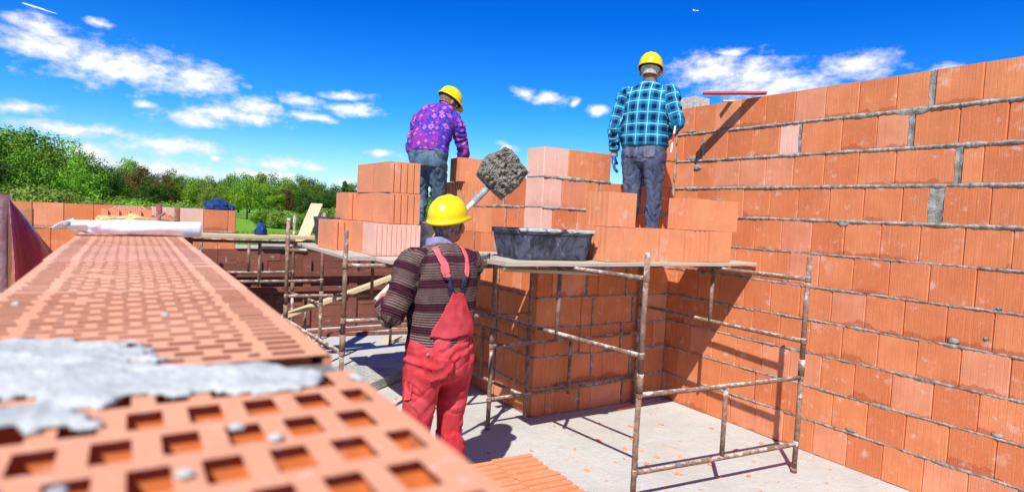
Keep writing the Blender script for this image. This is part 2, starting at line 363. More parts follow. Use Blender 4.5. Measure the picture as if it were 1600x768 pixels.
# thick lumps of squeezed mortar at the corner and on the face
mb = MB()
def blob(mb, c, sx, sy, sz, seed, n=9, amp=.35, r=0.0):
    rg_ = []
    for i in range(n+1):
        th = math.pi*i/n; ring = []
        for j in range(12):
            ph = 2*math.pi*j/12; d = Vector((math.sin(th)*math.cos(ph), math.sin(th)*math.sin(ph), math.cos(th)))
            k = 1+amp*mnoise.noise(d*1.7+Vector((seed*3.1, seed, 0)))+amp*.5*mnoise.noise(d*4+Vector((seed, 0, 7)))
            ring.append((c[0]+d.x*sx*k, c[1]+d.y*sy*k, c[2]+d.z*sz*k))
        rg_.append(ring)
    mb.rings(rg_[::-1], False, r)
for q, (y, z, a, b_) in enumerate([(3.80, 2.37, .02, .10), (3.90, 2.27, .06, .03), (3.85, 2.19, .035, .03), (2.47, 1.735, .04, .022), (1.50, 1.27, .012, .012), (1.72, 1.03, .03, .02), (1.55, 1.08, .012, .012), (2.9, 1.26, .02, .012), (3.6, 1.9, .05, .01), (2.0, .75, .03, .012), (1.45, .52, .025, .016), (3.95, 2.52, .05, .014), (1.62, 2.0, .04, .01), (2.3, .27, .03, .012), (1.25, 1.78, .03, .012)]):
    blob(mb, (0, y, z), .0045, a*1.1, b_*.9, q, amp=.6)
lm = mb.build("mortar_lumps", MORT, rightwall); lm.location = (4.374-4.376, 0, 0)

# return wall: front face Y=4.11 from X=2.86 to 4.376
def interval_rows(spec): return spec
T = .25
fr = []
for i in range(9):
    o = [.135, .25, .10, .22, .15, .25, .12, .20, .25][i]
    end = 1.512
    if i == 8: end = .715
    fr.append((i, row(0.0, end, o, w=.25, gaps=[(.50+([0, .12, -.03, .1, .02, .13, 0, .10, .0][i]), .014), (.98+[.02, .1, -.03, .09, 0, .1, .03, .1, 0][i], .016)] if i < 8 else [], pales={8: [.1], 7: [.1], 6: [.1]}.get(i, []), seed=i+40)))
returnwall = brick_wall("brick_wall", "short brick return wall behind the scaffold platform, stepped at its top left corner", (2.86, 4.11), (1, 0), (0, -1), fr, .25, CLAYW, seed=5)
# toothed bricks rising beside the right wall
mb = MB()
for i, (u0, z0) in enumerate([(1.27, 2.006), (1.33, 2.256)]):
    mb.box((u0, 0.0, z0), (1.508, .245, z0+.238), r=.3+.3*i)
mb.build("bricks", CLAYW, returnwall)
mb = MB(); mb.box((1.275, .004, 1.995), (1.505, .24, 2.004)); mb.box((1.335, .004, 2.246), (1.505, .24, 2.254))
for k in range(4): blob(mb, (1.500, -.004, 1.98+.17*k), .012, .010, .085, k+20)
mb.build("mortar", MORT, returnwall)
# side wall going away from the pillar corner: face X=2.86 (towards -X), stepped, window opening, then on
def sidewall(name, label, y0, y1, rows_, seed):
    return brick_wall(name, label, (2.86, y0), (0, 1), (-1, 0), rows_, .25, CLAYW, seed=seed)
# starts 6 mm behind the front face so that the corner bricks do not overlap
rs = []
for i in range(9):
    L = 4.95-4.362
    if i == 8: L = .0
    if L > .1 or i < 6:
        e = 1.9 if i < 6 else .55
        rs.append((i, row(0.0, e, [.12, .24, .08, .20, .14, .22, .11, .23][i], w=.25, gaps=([(.37, .014), (.87, .014), (1.37, .014)] if i < 6 else [(.30+.05*(i == 7), .014)]), seed=i+70)))
sidew = sidewall("brick_wall", "lower brick wall running back from the pillar corner, with a window gap above", 4.362, 6.2, rs, 9)
mb = MB()   # corner brick that closes the top step, pale ribbed end to the left
# ------------------------------------------------------------------ far wall
zf = .07
fw_rows = []
for i in range(6):
    fw_rows.append((i, row(0.0, 4.03 if i > 3 else 3.2, [.12, .2, .06, .17, .12, .22][i], w=.249, gaps=([(1.35 if i == 5 else 1.2, .035)]), pales=([3.58, 3.30] if i == 5 else []), seed=i+90)))
farwall = brick_wall("brick_wall", "low orange brick wall across the far left side, green trees behind it", (-3.0, 7.5), (1, 0), (0, -1), fw_rows, .25, CLAYW, z00=zf, seed=21)
# ------------------------------------------------------------------ foreground wall with its perforated top
ZT = 1.570
def perf(mb, x0, x1, y0, y1, z, kind, rg, depth=.10, inner=None):
    inner = inner or mb
    """top of hollow blocks between y0 and y1: every row of cells is cut on its own"""
    def rowcut(xa, xb, holes, ya, yb):
        x = xa; tops = []
        for (h0, h1) in holes:
            if h0 > x: mb.quad((x, ya, z), (h0, ya, z), (h0, yb, z), (x, yb, z), r=rr_)
            zb = z-depth; e_ = .0032 if kind == 'slot' else .0040; zl = z-.0005; a0, a1 = h0, h1; c0, c1 = ya, yb  # thin lip over undercut walls, shaped to put a dark band of shade in each hole
            for q_ in ((h0, ya, h1, ya, h1+e_, ya-e_, h0-e_, ya-e_), (h1, ya, h1, yb, h1+e_, yb+e_, h1+e_, ya-e_), (h1, yb, h0, yb, h0-e_, yb+e_, h1+e_, yb+e_), (h0, yb, h0, ya, h0-e_, ya-e_, h0-e_, yb+e_)):
                inner.quad((q_[0], q_[1], z), (q_[2], q_[3], z), (q_[4], q_[5], zl), (q_[6], q_[7], zl), r=rr_)
            h0_, h1_, ya_, yb_ = h0-e_, h1+e_, ya-e_, yb+e_
            inner.quad((h0_, ya_, zb), (h1_, ya_, zb), (h1_, yb_, zb), (h0_, yb_, zb), r=rr_)
            inner.quad((h0_, ya_, zl), (h1_, ya_, zl), (h1_, ya_, zb), (h0_, ya_, zb), r=rr_)
            inner.quad((h1_, yb_, zl), (h0_, yb_, zl), (h0_, yb_, zb), (h1_, yb_, zb), r=rr_)
            inner.quad((h0_, yb_, zl), (h0_, ya_, zl), (h0_, ya_, zb), (h0_, yb_, zb), r=rr_)
            inner.quad((h1_, ya_, zl), (h1_, yb_, zl), (h1_, yb_, zb), (h1_, ya_, zb), r=rr_)
            x = h1
        if x < xb: mb.quad((x, ya, z), (xb, ya, z), (xb, yb, z), (x, yb, z), r=rr_)
    rr_ = rg.random(); W_ = x1-x0
    if kind == 'slot':
        n = max(1, round((y1-y0-.012)/.0180)); p = (y1-y0-.012)/n
        mb.quad((x0, y0, z), (x1, y0, z), (x1, y0+.006, z), (x0, y0+.006, z), r=rr_)
        mb.quad((x0, y1-.006, z), (x1, y1-.006, z), (x1, y1, z), (x0, y1, z), r=rr_)
        for k in range(n):
            ya = y0+.006+k*p; yb = ya+p; h = .0072+rg.uniform(-.0014, .0014)
            ym = ya+(p-h)/2; edges = []
            st = k % 2
            # narrow outer columns, then a lighter lane, then five staggered columns
            edges.append((.010, .034)) if not st else edges.append((.013, .037))
            inner0, inner1 = .042, W_-.042; m = 5; cw = (inner1-inner0)/m
            if st:
                for q in range(m): edges.append((inner0+q*cw+.005, inner0+(q+1)*cw-.005))
            else:
                edges.append((inner0+.003, inner0+cw*.5-.003))
                for q in range(m-1): edges.append((inner0+(q+.5)*cw+.005, inner0+(q+1.5)*cw-.005))
                edges.append((inner1-cw*.5+.004, inner1-.003))
            edges.append((W_-.037, W_-.013))
            hs = [(x0+a+rg.uniform(-.0015, .0015), x0+b+rg.uniform(-.0015, .0015)) for a, b in edges if rg.random() > .02]
            mb.quad((x0, ya, z), (x1, ya, z), (x1, ym, z), (x0, ym, z), r=rr_)
            rowcut(x0, x1, hs, ym, ym+h)
            mb.quad((x0, ym+h, z), (x1, ym+h, z), (x1, yb, z), (x0, yb, z), r=rr_)
    else:
        m = 9; cw = W_/m; n = max(1, round((y1-y0)/.036)); p = (y1-y0)/n
        for k in range(n):
            ya = y0+k*p; yb = ya+p; wx = .0055; wy = .0058
            mb.quad((x0, ya, z), (x1, ya, z), (x1, ya+wy, z), (x0, ya+wy, z), r=rr_)
            st = (k % 2)*.5
            hs = []
            for q in range(m+1):
                a = x0+(q-st)*cw+wx; b = x0+(q+1-st)*cw-wx
                a = max(a, x0+.008); b = min(b, x1-.008)
                if b-a > .006: hs.append((a, b))
            rowcut(x0, x1, hs, ya+wy, yb-wy)
            mb.quad((x0, yb-wy, z), (x1, yb-wy, z), (x1, yb, z), (x0, yb, z), r=rr_)
XA, XB = -.110, .127
nearwall = thing("brick_wall", "long low brick wall in the foreground with open perforated block tops", 'wall', (0, 0, 0))
rg = random.Random(4)
top = MB(); topi = MB(); y = -.50
near_cuts = [-.50, -.16, .02, .395]
for a, b in zip(near_cuts[:-1], near_cuts[1:]): perf(top, XA, XB, a+.001, b-.001, ZT-.001, 'cell', rg, inner=topi)
y = .437; k = 0
while y < 7.49:
    e = min(y+.373, 7.498); perf(top, XA+rg.uniform(-.002, .002), XB+rg.uniform(-.002, .002), y+.0003, e-.0003, ZT+rg.uniform(-.001, .001), 'slot', rg, inner=topi); y = e
top.build("block_tops", CLAYT, nearwall); topi.build("block_cells", CLAYI, nearwall)
body = MB(); mo = MB()
for i in range(6):
    z0 = zf+.25*i+.006; z1 = z0+.238 if i < 5 else ZT-.0015
    cuts = [-.50, -.16, .02, .395, .437]+[.437+.373*q for q in range(1, 19)]+[7.498] if i == 5 else [-.5+.25*q+(.12 if i % 2 else 0) for q in range(0, 32)]+[7.498]
    for a, b in zip(cuts[:-1], cuts[1:]):
        if b-a < .05: continue
        # hollow shell: two long sides only for the top row, so that the holes stay open
        if i == 5:
            for (xa, xb) in ((XA, XA+.006), (XB-.006, XB)):
                body.box((xa, a+.002, z0), (xb, b-.002, z1), r=rg.random(), top=False)
        else: body.box((XA, a+.001, z0), (XB, b-.001, z1), r=rg.random())
    mo.box((XA+.004, -.498, z0-.013), (XB-.004, 7.496, z0+.0005))
mo.box((XA+.004, -.498, -.0), (XB-.004, 7.496, .06))
body.build("bricks", CLAY, nearwall)
# the mortar squeezed between the near block and the next: a ragged sheet with holes
mo2 = MB(); nx, ny = 96, 84; ya, yb = .295, .60; G = {}
def mh(i, j):
    x = XA+.001+(XB-XA-.002)*i/nx; y_ = ya+(yb-ya)*j/ny
    e = min(y_-ya, yb-y_)
    n_ = mnoise.noise((x*16, y_*26, 1.3))+.55*mnoise.noise((x*60, y_*95, 4.2))
    # thicker towards the left and the middle
    mid = .412-.42*(x-.02); f = 1-abs(y_-mid)/max(.022, .066-.50*(x-.02))
    hole = math.sin((x+.05)*2*math.pi/.0527+1.5)*math.sin(y_*2*math.pi/.041+x*8)
    f -= 26*max(0, x-.083)
    return x, y_, f*1.0+n_*.85-1.3*max(0, hole)*max(0, mnoise.noise((x*22, y_*22, 8))+.22)
for i in range(nx+1):
    for j in range(ny+1): G[i, j] = mh(i, j)
vid = {}
def gv(i, j):
    if (i, j) not in vid:
        x, y_, f = G[i, j]; vid[i, j] = len(mo2.v)
        mo2.v.append((x, y_, ZT+.0006+min(.0032, max(0, f)*.006)+.0012*mnoise.noise((x*150, y_*150, 2))))
    return vid[i, j]
for i in range(nx):
    for j in range(ny):
        fs = [G[a, b][2] for a, b in ((i, j), (i+1, j), (i+1, j+1), (i, j+1))]
        if sum(fs)/4 > .12: mo2.face((gv(i, j), gv(i+1, j), gv(i+1, j+1), gv(i, j+1)), smooth=True)
msheet = mo2.build("mortar_smear", MORTL, nearwall)
md = msheet.modifiers.new("thick", 'SOLIDIFY'); md.thickness = .002; md.offset = -1
mo.box((XA+.003, .397, ZT-.16), (XB-.003, .435, ZT-.006))
mo.build("mortar", MORT, nearwall)
mb = MB()
for q, (x, y_) in enumerate([(-.035, .335), (.045, .305), (.058, .285), (-.06, .31), (.10, .39), (.02, .26), (-.02, .262), (-.087, .72), (.03, .63)]): blob(mb, (x, y_, ZT+.001), .0035, .003, .0018, q+50)
mb.build("mortar_crumbs", MORTL, nearwall)

# ------------------------------------------------------------------ loose blocks
def ribbed_outline(w, l, ribs_y=True, n=4, depth=.011):
    """outline (ccw) of a block w wide (x) and l long (y), tongues on its two y faces"""
    pts = []
    def side(xs, y_, s):
        out = []; m = n*2+1; tot = xs[1]-xs[0]; wr, wg = tot*.66/(n+1), tot*.34/n; cx = xs[0]; seg = 0
        for k in range(m):
            a = cx; b = a+(wr if k % 2 == 0 else wg); cx = b; o = depth*s if k % 2 == 0 else 0
            out += [(a+seg*.08*(0 if k == 0 else 1), y_-(depth*s)*(k % 2)), (b-seg*.08*(0 if k == m-1 else 1), y_-(depth*s)*(k % 2))]
        return out
    pts += side((-w/2, w/2), -l/2, -1)
    pts += side((w/2, -w/2), l/2, 1)
    return pts
def loose_mesh(kind):
    mb = MB(); rg = random.Random(len(kind)*7+3)
    w, l = {'std': (.25, .373), 'half': (.25, .25), 'fine': (.373, .25)}[kind]
    n = {'std': 4, 'half': 4, 'fine': 9}[kind]
    pts = ribbed_outline(w, l, n=n, depth=.0118 if kind != 'fine' else .006)
    mb.prism(pts, 0, .238, .5, top=False, bottom=True)
    wr, wg = w*.66/(n+1), w*.34/n
    for k in range(0, n+1):
        a = -w/2+k*(wr+wg); b = a+wr
        mb.quad((a, -l/2, .2375), (b, -l/2, .2375), (b, -l/2+.012, .2375), (a, -l/2+.012, .2375), r=.5)
        mb.quad((a, l/2-.012, .2375), (b, l/2-.012, .2375), (b, l/2, .2375), (a, l/2, .2375), r=.5)
    # open top: rim plus cells
    perf(mb, -w/2+.0, w/2-.0, -l/2+.012, l/2-.012, .2375, 'slot', rg, .07)
    return mb
KM = {}
def loose(kind, name, label, loc, rz, group, m=None):
    key = (kind, m.name if m else 'd')
    if key not in KM:
        o = loose_mesh(kind).build(name, m or CLAYL); KM[key] = o
    else:
        o = KM[key].copy(); col.objects.link(o); o.name = name
    o.location = loc; o.rotation_euler = (0, 0, rz)
    return tag(o, label, 'brick', group)

# ------------------------------------------------------------------ platform on the near scaffold
ZP = 1.390
SK = 0
def board(name, label, c, L, w, t, rz, m=PLANK, group=None, tilt=0, cat='board', warp=.006, rough_ends=True, seed=0):
    mb = MB(); n = 14; rgs = random.Random(seed+int(L*100)); rings_ = []
    for k in range(n+1):
        x = -L/2+L*k/n; dz = warp*math.sin(k*.9+seed)+rgs.uniform(-.001, .001); dy = rgs.uniform(-.002, .002); b = .003
        ww = w/2; tt = t
        rings_.append([(x, -ww+dy+b, dz), (x, ww+dy-b, dz), (x, ww+dy, dz+b), (x, ww+dy, dz+tt-b), (x, ww+dy-b, dz+tt), (x, -ww+dy+b, dz+tt), (x, -ww+dy, dz+tt-b), (x, -ww+dy, dz+b)])
    mb.rings([r_[::-1] for r_ in rings_][::1], True, rgs.random(), False)
    o = mb.build(name, m); o.location = c; o.rotation_euler = (0, tilt, rz)
    return tag(o, label, cat, group)
# platform boards: near scaffold
G1 = "boards of the near scaffold platform"
yb = 3.145
for k, (w, x0, x1, lb) in enumerate([(.235, 1.95, 4.355, "long weathered board forming the front edge of the near platform, under tub and blocks"), (.22, 2.10, 4.25, "second board from the front of the near platform"), (.22, 2.02, 4.30, "third board from the front of the near platform, mostly hidden"), (.21, 2.15, 4.22, "rear board of the near platform, beside the brick return wall")]):
    board("scaffold_board", lb, ((x0+x1)/2, yb+w/2, ZP-.030), x1-x0, w, .028, 0, PLANK, G1, seed=k+1, warp=.0012); yb += w+.004
board("wood_offcut", "short pale board end tucked under the near platform", (2.46, 3.33, 1.299), .72, .10, .022, R(-22), PLANKN, seed=9, warp=.001)
board("wood_offcut", "thin wood strip lying left of the black tub on the platform", (2.02, 3.66, ZP-.001), .22, .05, .018, R(12), PLANK, seed=3, warp=.0005)

# ------------------------------------------------------------------ scaffold frames
def scaffold_frame(p, q, z0, label, group, b1=.20, b2=.66, top=.78, tops=None, stub=True, base=True, seed=0):
    p = Vector((p[0], p[1], 0)); q = Vector((q[0], q[1], 0)); rg = random.Random(seed)
    root = thing("scaffold_trestle", label, 'scaffold', (p.x, p.y, z0), 0, group); d = q-p; L = d.length; dn = d/L
    for ei, e in enumerate((Vector((0, 0, 0)), d)):
        if tops: top = tops[ei]
        mb = MB(); tl = Vector((rg.uniform(-.004, .004), rg.uniform(-.004, .004), 0))
        mb.tube([e+Vector((0, 0, .0)), e+Vector((0, 0, top*.5))+tl, e+Vector((0, 0, top))], .0170, 12, jit=.0004)
        mb.tube([e+Vector((0, 0, -.075 if z0 > .1 else .0)), e+Vector((0, 0, .04 if z0 > .1 else .03))], .0208, 12)
        for bz in (b1, b2): mb.tube([e+Vector((0, 0, bz-.022)), e+Vector((0, 0, bz-.012)), e+Vector((0, 0, bz+.012)), e+Vector((0, 0, bz+.022))], [.0172, .0205, .0205, .0172], 12)
        mb.build("upright", PIPE, root)
    for bz in (b1, b2):
        mb = MB(); n = 8
        mb.tube([dn*.016+Vector((0, 0, bz))+(d-dn*.032)*(k/n)+Vector((0, 0, -.004*math.sin(math.pi*k/n))) for k in range(n+1)], .0152, 12, jit=.0008); mb.build("crossbar", PIPE, root)
    if stub:
        mb = MB(); mb.tube([d*.5+Vector((0, 0, b1-.05 if rg.random() > .5 else b1+.012)), d*.5+Vector((0, 0, b2-.012))], .0155, 12); mb.build("spacer", PIPE, root)
    return root
A, B_, Cc, D_ = (2.545, 2.561), (2.401, 4.03), (3.928, 2.429), (3.985, 4.072)
GS = "rusty tubular frames of the near scaffold"
scaffold_frame(A, Cc, 0, "near lower rusty frame, standing in front between the two front legs on the floor", GS, .20, .665, seed=1)
scaffold_frame(B_, D_, 0, "rear lower rusty frame close to the brick return wall", GS, .235, .655, seed=2)
scaffold_frame(A, B_, .75, "upper left rusty frame sloping away beside the man in red", GS, .145, .598, .75, seed=3)
scaffold_frame(Cc, D_, .75, "upper right rusty frame next to the tall orange wall", GS, .165, .590, .745, seed=5)
E_, K_, F_, H_ = (1.27, 4.15), (2.775, 4.075), (1.185, 5.55), (2.70, 5.45)
GT = "rusty tubular frames of the middle scaffold"
scaffold_frame(E_, K_, .75, "upper front frame of the middle scaffold, behind the man in red", GT, .135, .520, .765, seed=6)
scaffold_frame(F_, H_, .75, "upper rear frame of the middle scaffold, post rising left of the block stack", GT, .115, .520, .80, seed=7)
scaffold_frame(E_, F_, 0, "lower left frame of the middle scaffold, mostly hidden by the foreground wall", GT, seed=8)
scaffold_frame(K_, H_, 0, "lower right frame of the middle scaffold along the pillar", GT, seed=9)
G_, G2, N_, N2, M_ = (1.70, 6.34), (.50, 6.42), (1.60, 7.18), (2.76, 7.08), (.66, 7.22)
GU = "rusty tubular frames of the far scaffold"
scaffold_frame(G_, G2, .75, "upper frame of the far scaffold carrying the walkway board", GU, .15, .54, .85, tops=(.85, .60), seed=10)
scaffold_frame(G_, N_, 0, "lower right frame of the far scaffold", GU, seed=11)
scaffold_frame(G2, M_, 0, "lower left frame of the far scaffold, hidden behind the foreground wall", GU, seed=12)
scaffold_frame(N_, M_, .75, "upper rear frame of the far scaffold in front of the shuttering", GU, .15, .50, .82, tops=(.82, .60), seed=13)
scaffold_frame(N2, (3.35, 7.0), 0, "single frame standing at the right end of the shuttering", GU, seed=14)

# platform boards: middle scaffold (top 1.32), along Y
G2g = "boards of the middle scaffold platform"
xb = 1.335
for k, (w, y0, y1, lb) in enumerate([(.20, 4.30, 5.85, "leftmost board of the middle platform, under the single block"), (.24, 4.03, 5.80, "board of the middle platform with a pale end under the big block stack"), (.23, 4.07, 5.82, "third board from the left of the middle platform"), (.23, 4.05, 5.75, "fourth board from the left of the middle platform, behind the man in red"), (.22, 4.06, 5.80, "fifth board from the left of the middle platform, under the metal bucket"), (.22, 4.12, 5.84, "rightmost board of the middle platform beside the wall")]):
    board("scaffold_board", lb, (xb+w/2, (y0+y1)/2, 1.290), y1-y0, w, .028, R(90), PLANK, G2g, seed=k+20, warp=.001); xb += w+.005
board("scaffold_board", "long pale walkway board running from the far wall end to the far scaffold", (1.10, 6.37, 1.324), 1.36, .20, .034, R(2), PLANKN, seed=31, warp=.001)
board("scaffold_board", "board standing on end, leaning up against the far scaffold", (1.64, 6.70, 1.44), .70, .13, .03, R(58), PLANKN, tilt=-R(41), seed=32, warp=.001)
board("beam", "long pale beam leaning diagonally across the dark shuttering", (1.48, 6.62, .50), 2.66, .11, .045, R(-4), PLANKN, tilt=-R(19.6), seed=33, warp=.002)

# ------------------------------------------------------------------ shuttering of the far side
sh = thing("shuttering", "dark red-brown board shuttering closing the far side of the floor", 'shuttering', (0, 0, 0))
rgs = random.Random(12)
def panel(xa, xb, y, zt):
    n = 7; p = (zt-.01)/n
    for k in range(n):
        mb = MB(); z = .01+k*p; x = xa
        while x < xb:
            L = rgs.choice([.55, .9, 1.3, .7]); x1 = min(x+L, xb); o = rgs.uniform(-.006, .006)
            mb.box((x+.001, y+o, z), (x1-.001, y+.03+o, z+p-.0012), r=rgs.random()); x = x1
        mb.build("panel_board", SHUT, sh)
panel(.15, 1.05, 7.455, 1.135); panel(1.0, 3.9, 8.40, 1.075)
mb = MB(); mb.box((1.0, 8.437, .01), (3.9, 8.45, 1.06)); mb.build("leak_backing", SHUT, sh)  # sheet added behind the boards to stop green light leaking through their gaps
for x, y, z0, z1, w in [(.55, 7.455, .45, 1.10, .11), (1.35, 8.40, .0, .93, .12), (2.0, 8.40, .05, .95, .10), (2.62, 8.40, .0, 1.04, .12), (3.15, 8.40, .0, 1.04, .11)]:
    mb = MB(); mb.box((x, y-.034, z0), (x+w, y-.0075, z1), r=rgs.random()); mb.build("batten", SHUT, sh)
for z in (.52, .72):
    mb = MB(); mb.box((1.02, 8.30, z), (3.8, 8.364, z+.06), r=rgs.random()); mb.build("waler", SHUT, sh)
mb = MB(); mb.box((1.1, 8.38, 1.076), (1.75, 8.54, 1.11), r=.2); mb.box((1.45, 8.34, 1.112), (1.85, 8.44, 1.135), r=.6); mb.build("capping", PLANK, sh)
for k, (x, y, L, w, a) in enumerate([(2.1, 8.05, 1.5, .12, 3), (2.7, 7.75, 1.2, .09, -9), (3.2, 8.1, 1.0, .14, 8), (1.35, 7.8, 1.0, .12, 0), (2.9, 7.30, .3, .14, 20)]):
    board("timber", ["old dark timber lying at the foot of the shuttering, nearest its middle", "thin timber lying slanted in front of the shuttering", "wide short timber lying at the right end of the shuttering", "timber lying at the left end of the shuttering", "small square board scrap on the shaded floor"][k], (x, y, .001), L, w, .035, R(a), SHUT if k < 4 else PLANKN, "timbers lying by the shuttering" if k < 4 else None, seed=50+k, warp=.0005)
# ------------------------------------------------------------------ loose blocks: near platform
GB = "loose hollow blocks stacked on the near platform"
yf = 3.175+.125
X0 = 2.885
lbl = ["leftmost block of the bottom row, right beside the black tub", "second block of the bottom row right of the tub", "middle block of the bottom row, below the legs of the man in plaid", "fourth block of the bottom row right of the tub", "rightmost block of the bottom row near the tall wall"]
for k in range(5):
    dx = [0, 0, .006, .010, .018][k]
    loose('half', "hollow_block", "orange "+lbl[k], (X0+.2535*k+dx, yf+[0, .01, .004, -.004, -.012][k], ZP), R(90) if k in (0,) else [R(90), R(0), R(90), 0, R(90)][k] if k != 1 else R(90), GB)
loose('half', "hollow_block", "orange upper block on the near platform, left of the man in plaid", (X0+.02, yf+.015, ZP+.241), R(88), GB)
loose('half', "hollow_block", "ribbed upper block on the near platform, right of the plaid man's legs", (X0+.835, yf+.0, ZP+.241), R(91), GB)
loose('half', "hollow_block", "orange hollow block on the right end of the upper row near the tall wall", (X0+1.088, yf-.012, ZP+.241), R(90), GB)
# middle platform stack
GM = "loose hollow blocks stacked on the middle platform"
z2 = 1.321
def mid(kind, lb, x, y, z, rz, m=None): loose(kind, "hollow_block", lb, (x, y, z), rz, GM, m)
mid('fine', "pale finely grooved block at the front of the bottom row of the tall stack", 1.731, 4.505, z2, 0, CLAYP)
mid('std', "smooth orange block, second from the front in the bottom row of the tall stack", 1.672, 4.835, z2, 0)
mid('std', "third block from the front in the bottom row of the tall stack", 1.664, 5.225, z2, 0)
mid('std', "ribbed block at the front of the middle row of the tall stack", 1.825, 4.672, z2+.241, R(.6))
mid('std', "middle-row block with a white lime splash in the tall stack", 1.820, 5.060, z2+.241, 0)
mid('std', "rearmost block of the middle row of the tall stack", 1.745, 5.450, z2+.241, 0)
mid('std', "ribbed block at the front of the top row of the tall stack", 1.822, 4.680, z2+.482, R(-.8))
mid('std', "rear block of the top row of the tall stack", 1.815, 5.068, z2+.482, R(1))
mid('std', "single small-looking block left of the tall stack, standing on the platform edge", 1.520, 5.14, z2, R(4))
# ribbed blocks on the side wall beyond the gap
GL = "ribbed blocks standing on the far part of the side wall"
for k in range(4):
    for j in range(2):
        loose('std', "hollow_block", "side-wall ribbed block, %s of the %s row, right of the man in purple" % (["first right", "second", "third", "leftmost"][k], ["lower", "upper"][j]), (2.862+.1865, 5.165+.2535*k, 1.497+j*.2505), R(90), GL)
mb = MB(); mb.box((2.87, 5.05, 1.7355), (3.20, 6.05, 1.7465)); 
for k in range(12): blob(mb, (2.872, 5.08+.085*k, 1.74), .010, .04, .007, k+80)
tag(mb.build("mortar_bed", MORT), "thin grey mortar bed between the two ribbed rows right of the man in purple", "mortar")
loose('std', "hollow_block", "dark shaded hollow block being set in place by the man in purple", (3.00, 5.615, 1.987), R(86), None)
# far wall blocks
GF = "hollow blocks on and by the end of the far wall"
# tipped blocks bottom foreground, ribs up
GR = "hollow blocks lying ribbed side up in the foreground"
k = 0
names = ["nearest of the right column", "middle one of the right column", "farthest of the right column", "nearest of the left column", "middle one of the left column", "farthest of the left column"]
for i in range(2):
    for j in range(3):
        o = loose('std', "hollow_block", "clay block lying ribs up at the bottom, "+names[i*3+j], (0, 0, 0), 0, GR)
        a = R(-4)
        cx, cy = 1.885-.121-.243*i, 2.715-.127-.2535*(2-j)
        Mx = Matrix.Translation((cx, cy, .19)) @ Matrix.Rotation(a, 4, 'Z') @ Matrix.Rotation(R(90), 4, 'Z') @ Matrix.Rotation(R(-90), 4, 'X') @ Matrix.Translation((0, 0, -.119))
        o.matrix_world = Mx
# ------------------------------------------------------------------ mortar tub
def tub(name, label, loc, L, W_, H, rz=0, m=None, fill=None):
    root = thing(name, label, 'tub', loc, rz)
    def rr_ring(l, w, z, rad, n=5):
        pts = []
        for cx, cy, a0 in ((l/2-rad, -w/2+rad, -90), (l/2-rad, w/2-rad, 0), (-l/2+rad, w/2-rad, 90), (-l/2+rad, -w/2+rad, 180)):
            for k in range(n+1): a = R(a0+90*k/n); pts.append((cx+rad*math.cos(a), cy+rad*math.sin(a), z))
        return pts
    mb = MB(); b = .80
    prof = [(b, .0, .05), (b+.02, .01, .06), (.90, H*.5, .065), (.955, H*.84, .07), (.957, H*.86, .07), (.985, H*.86, .075), (.985, H*.9, .075), (1.0, H*.93, .08), (1.0, H, .08), (.955, H, .07), (.945, H*.9, .07), (.88, H*.45, .06), (b-.02, .015, .05)]
    mb.rings([rr_ring(L*f if f > .9 else L-(1-f)*L*.72, W_-(1-f)*L*.72, z, rd) for f, z, rd in prof], True)
    mb.build("shell", m, root, smooth=False)
    mb = MB()
    for s in range(-3, 4):
        x = s*L*.125
        mb.box((x-.004, -W_/2+.052, .02), (x+.004, -W_/2+.035, H*.80)) if False else None
    if fill:
        mb = MB(); n = 14
        for i in range(n):
            for j in range(n):
                def pt(i, j):
                    x = (i/n-.5)*L*.86; y = (j/n-.5)*W_*.80; return (x, y, H*.72+.02*mnoise.noise((x*9, y*9, 3)))
                mb.quad(pt(i, j), pt(i+1, j), pt(i+1, j+1), pt(i, j+1), smooth=True)
        mb.build("mortar_fill", fill, root)
        mb = MB()
        for k, (x, w) in enumerate([(-.33, .06), (-.22, .16), (-.05, .13), (.12, .08), (.26, .18)]):
            blob(mb, (x*L/.78, -W_/2+.002, H*.965), w*.5, .006, .010, k+60); blob(mb, (x*L/.78, -W_/2+.012, H*1.0), w*.6, .016, .007, k+70)
        mb.build("rim_mortar", MORTL, root)
    return root
def tub_mat():
    m, N = mat("scratched_black_plastic", .55, .4); w = objc(N)
    c = N.mix(N.ramp(N.noise(w, 7, 7, .75, 1.2), [(.44, 0.0), (.60, 1.0)]), (.020, .023, .038), (.085, .10, .145))
    v = N.noise(N.n('ShaderNodeVectorMath', operation='MULTIPLY', ins={0: w, 1: (1, 1, .5)}).outputs[0], 16, 6, .7, 1.5)
    c = N.mix(N.m('MULTIPLY', N.ss(v, .57, .70), .45), c, (.30, .34, .40))
    put(N, c, N.noise(w, 40, 4, .6), .003); return m
TUB = tub_mat()
tub("mortar_tub", "scuffed black plastic mortar tub with mortar crusted along its rim, on the platform edge", (2.405, 3.425, ZP), .64, .42, .20, R(-3), TUB, MORTW)
tub("mortar_tub", "small dark tub seen behind the single block on the middle platform", (1.60, 5.62, z2), .34, .26, .25, 0, TUB)
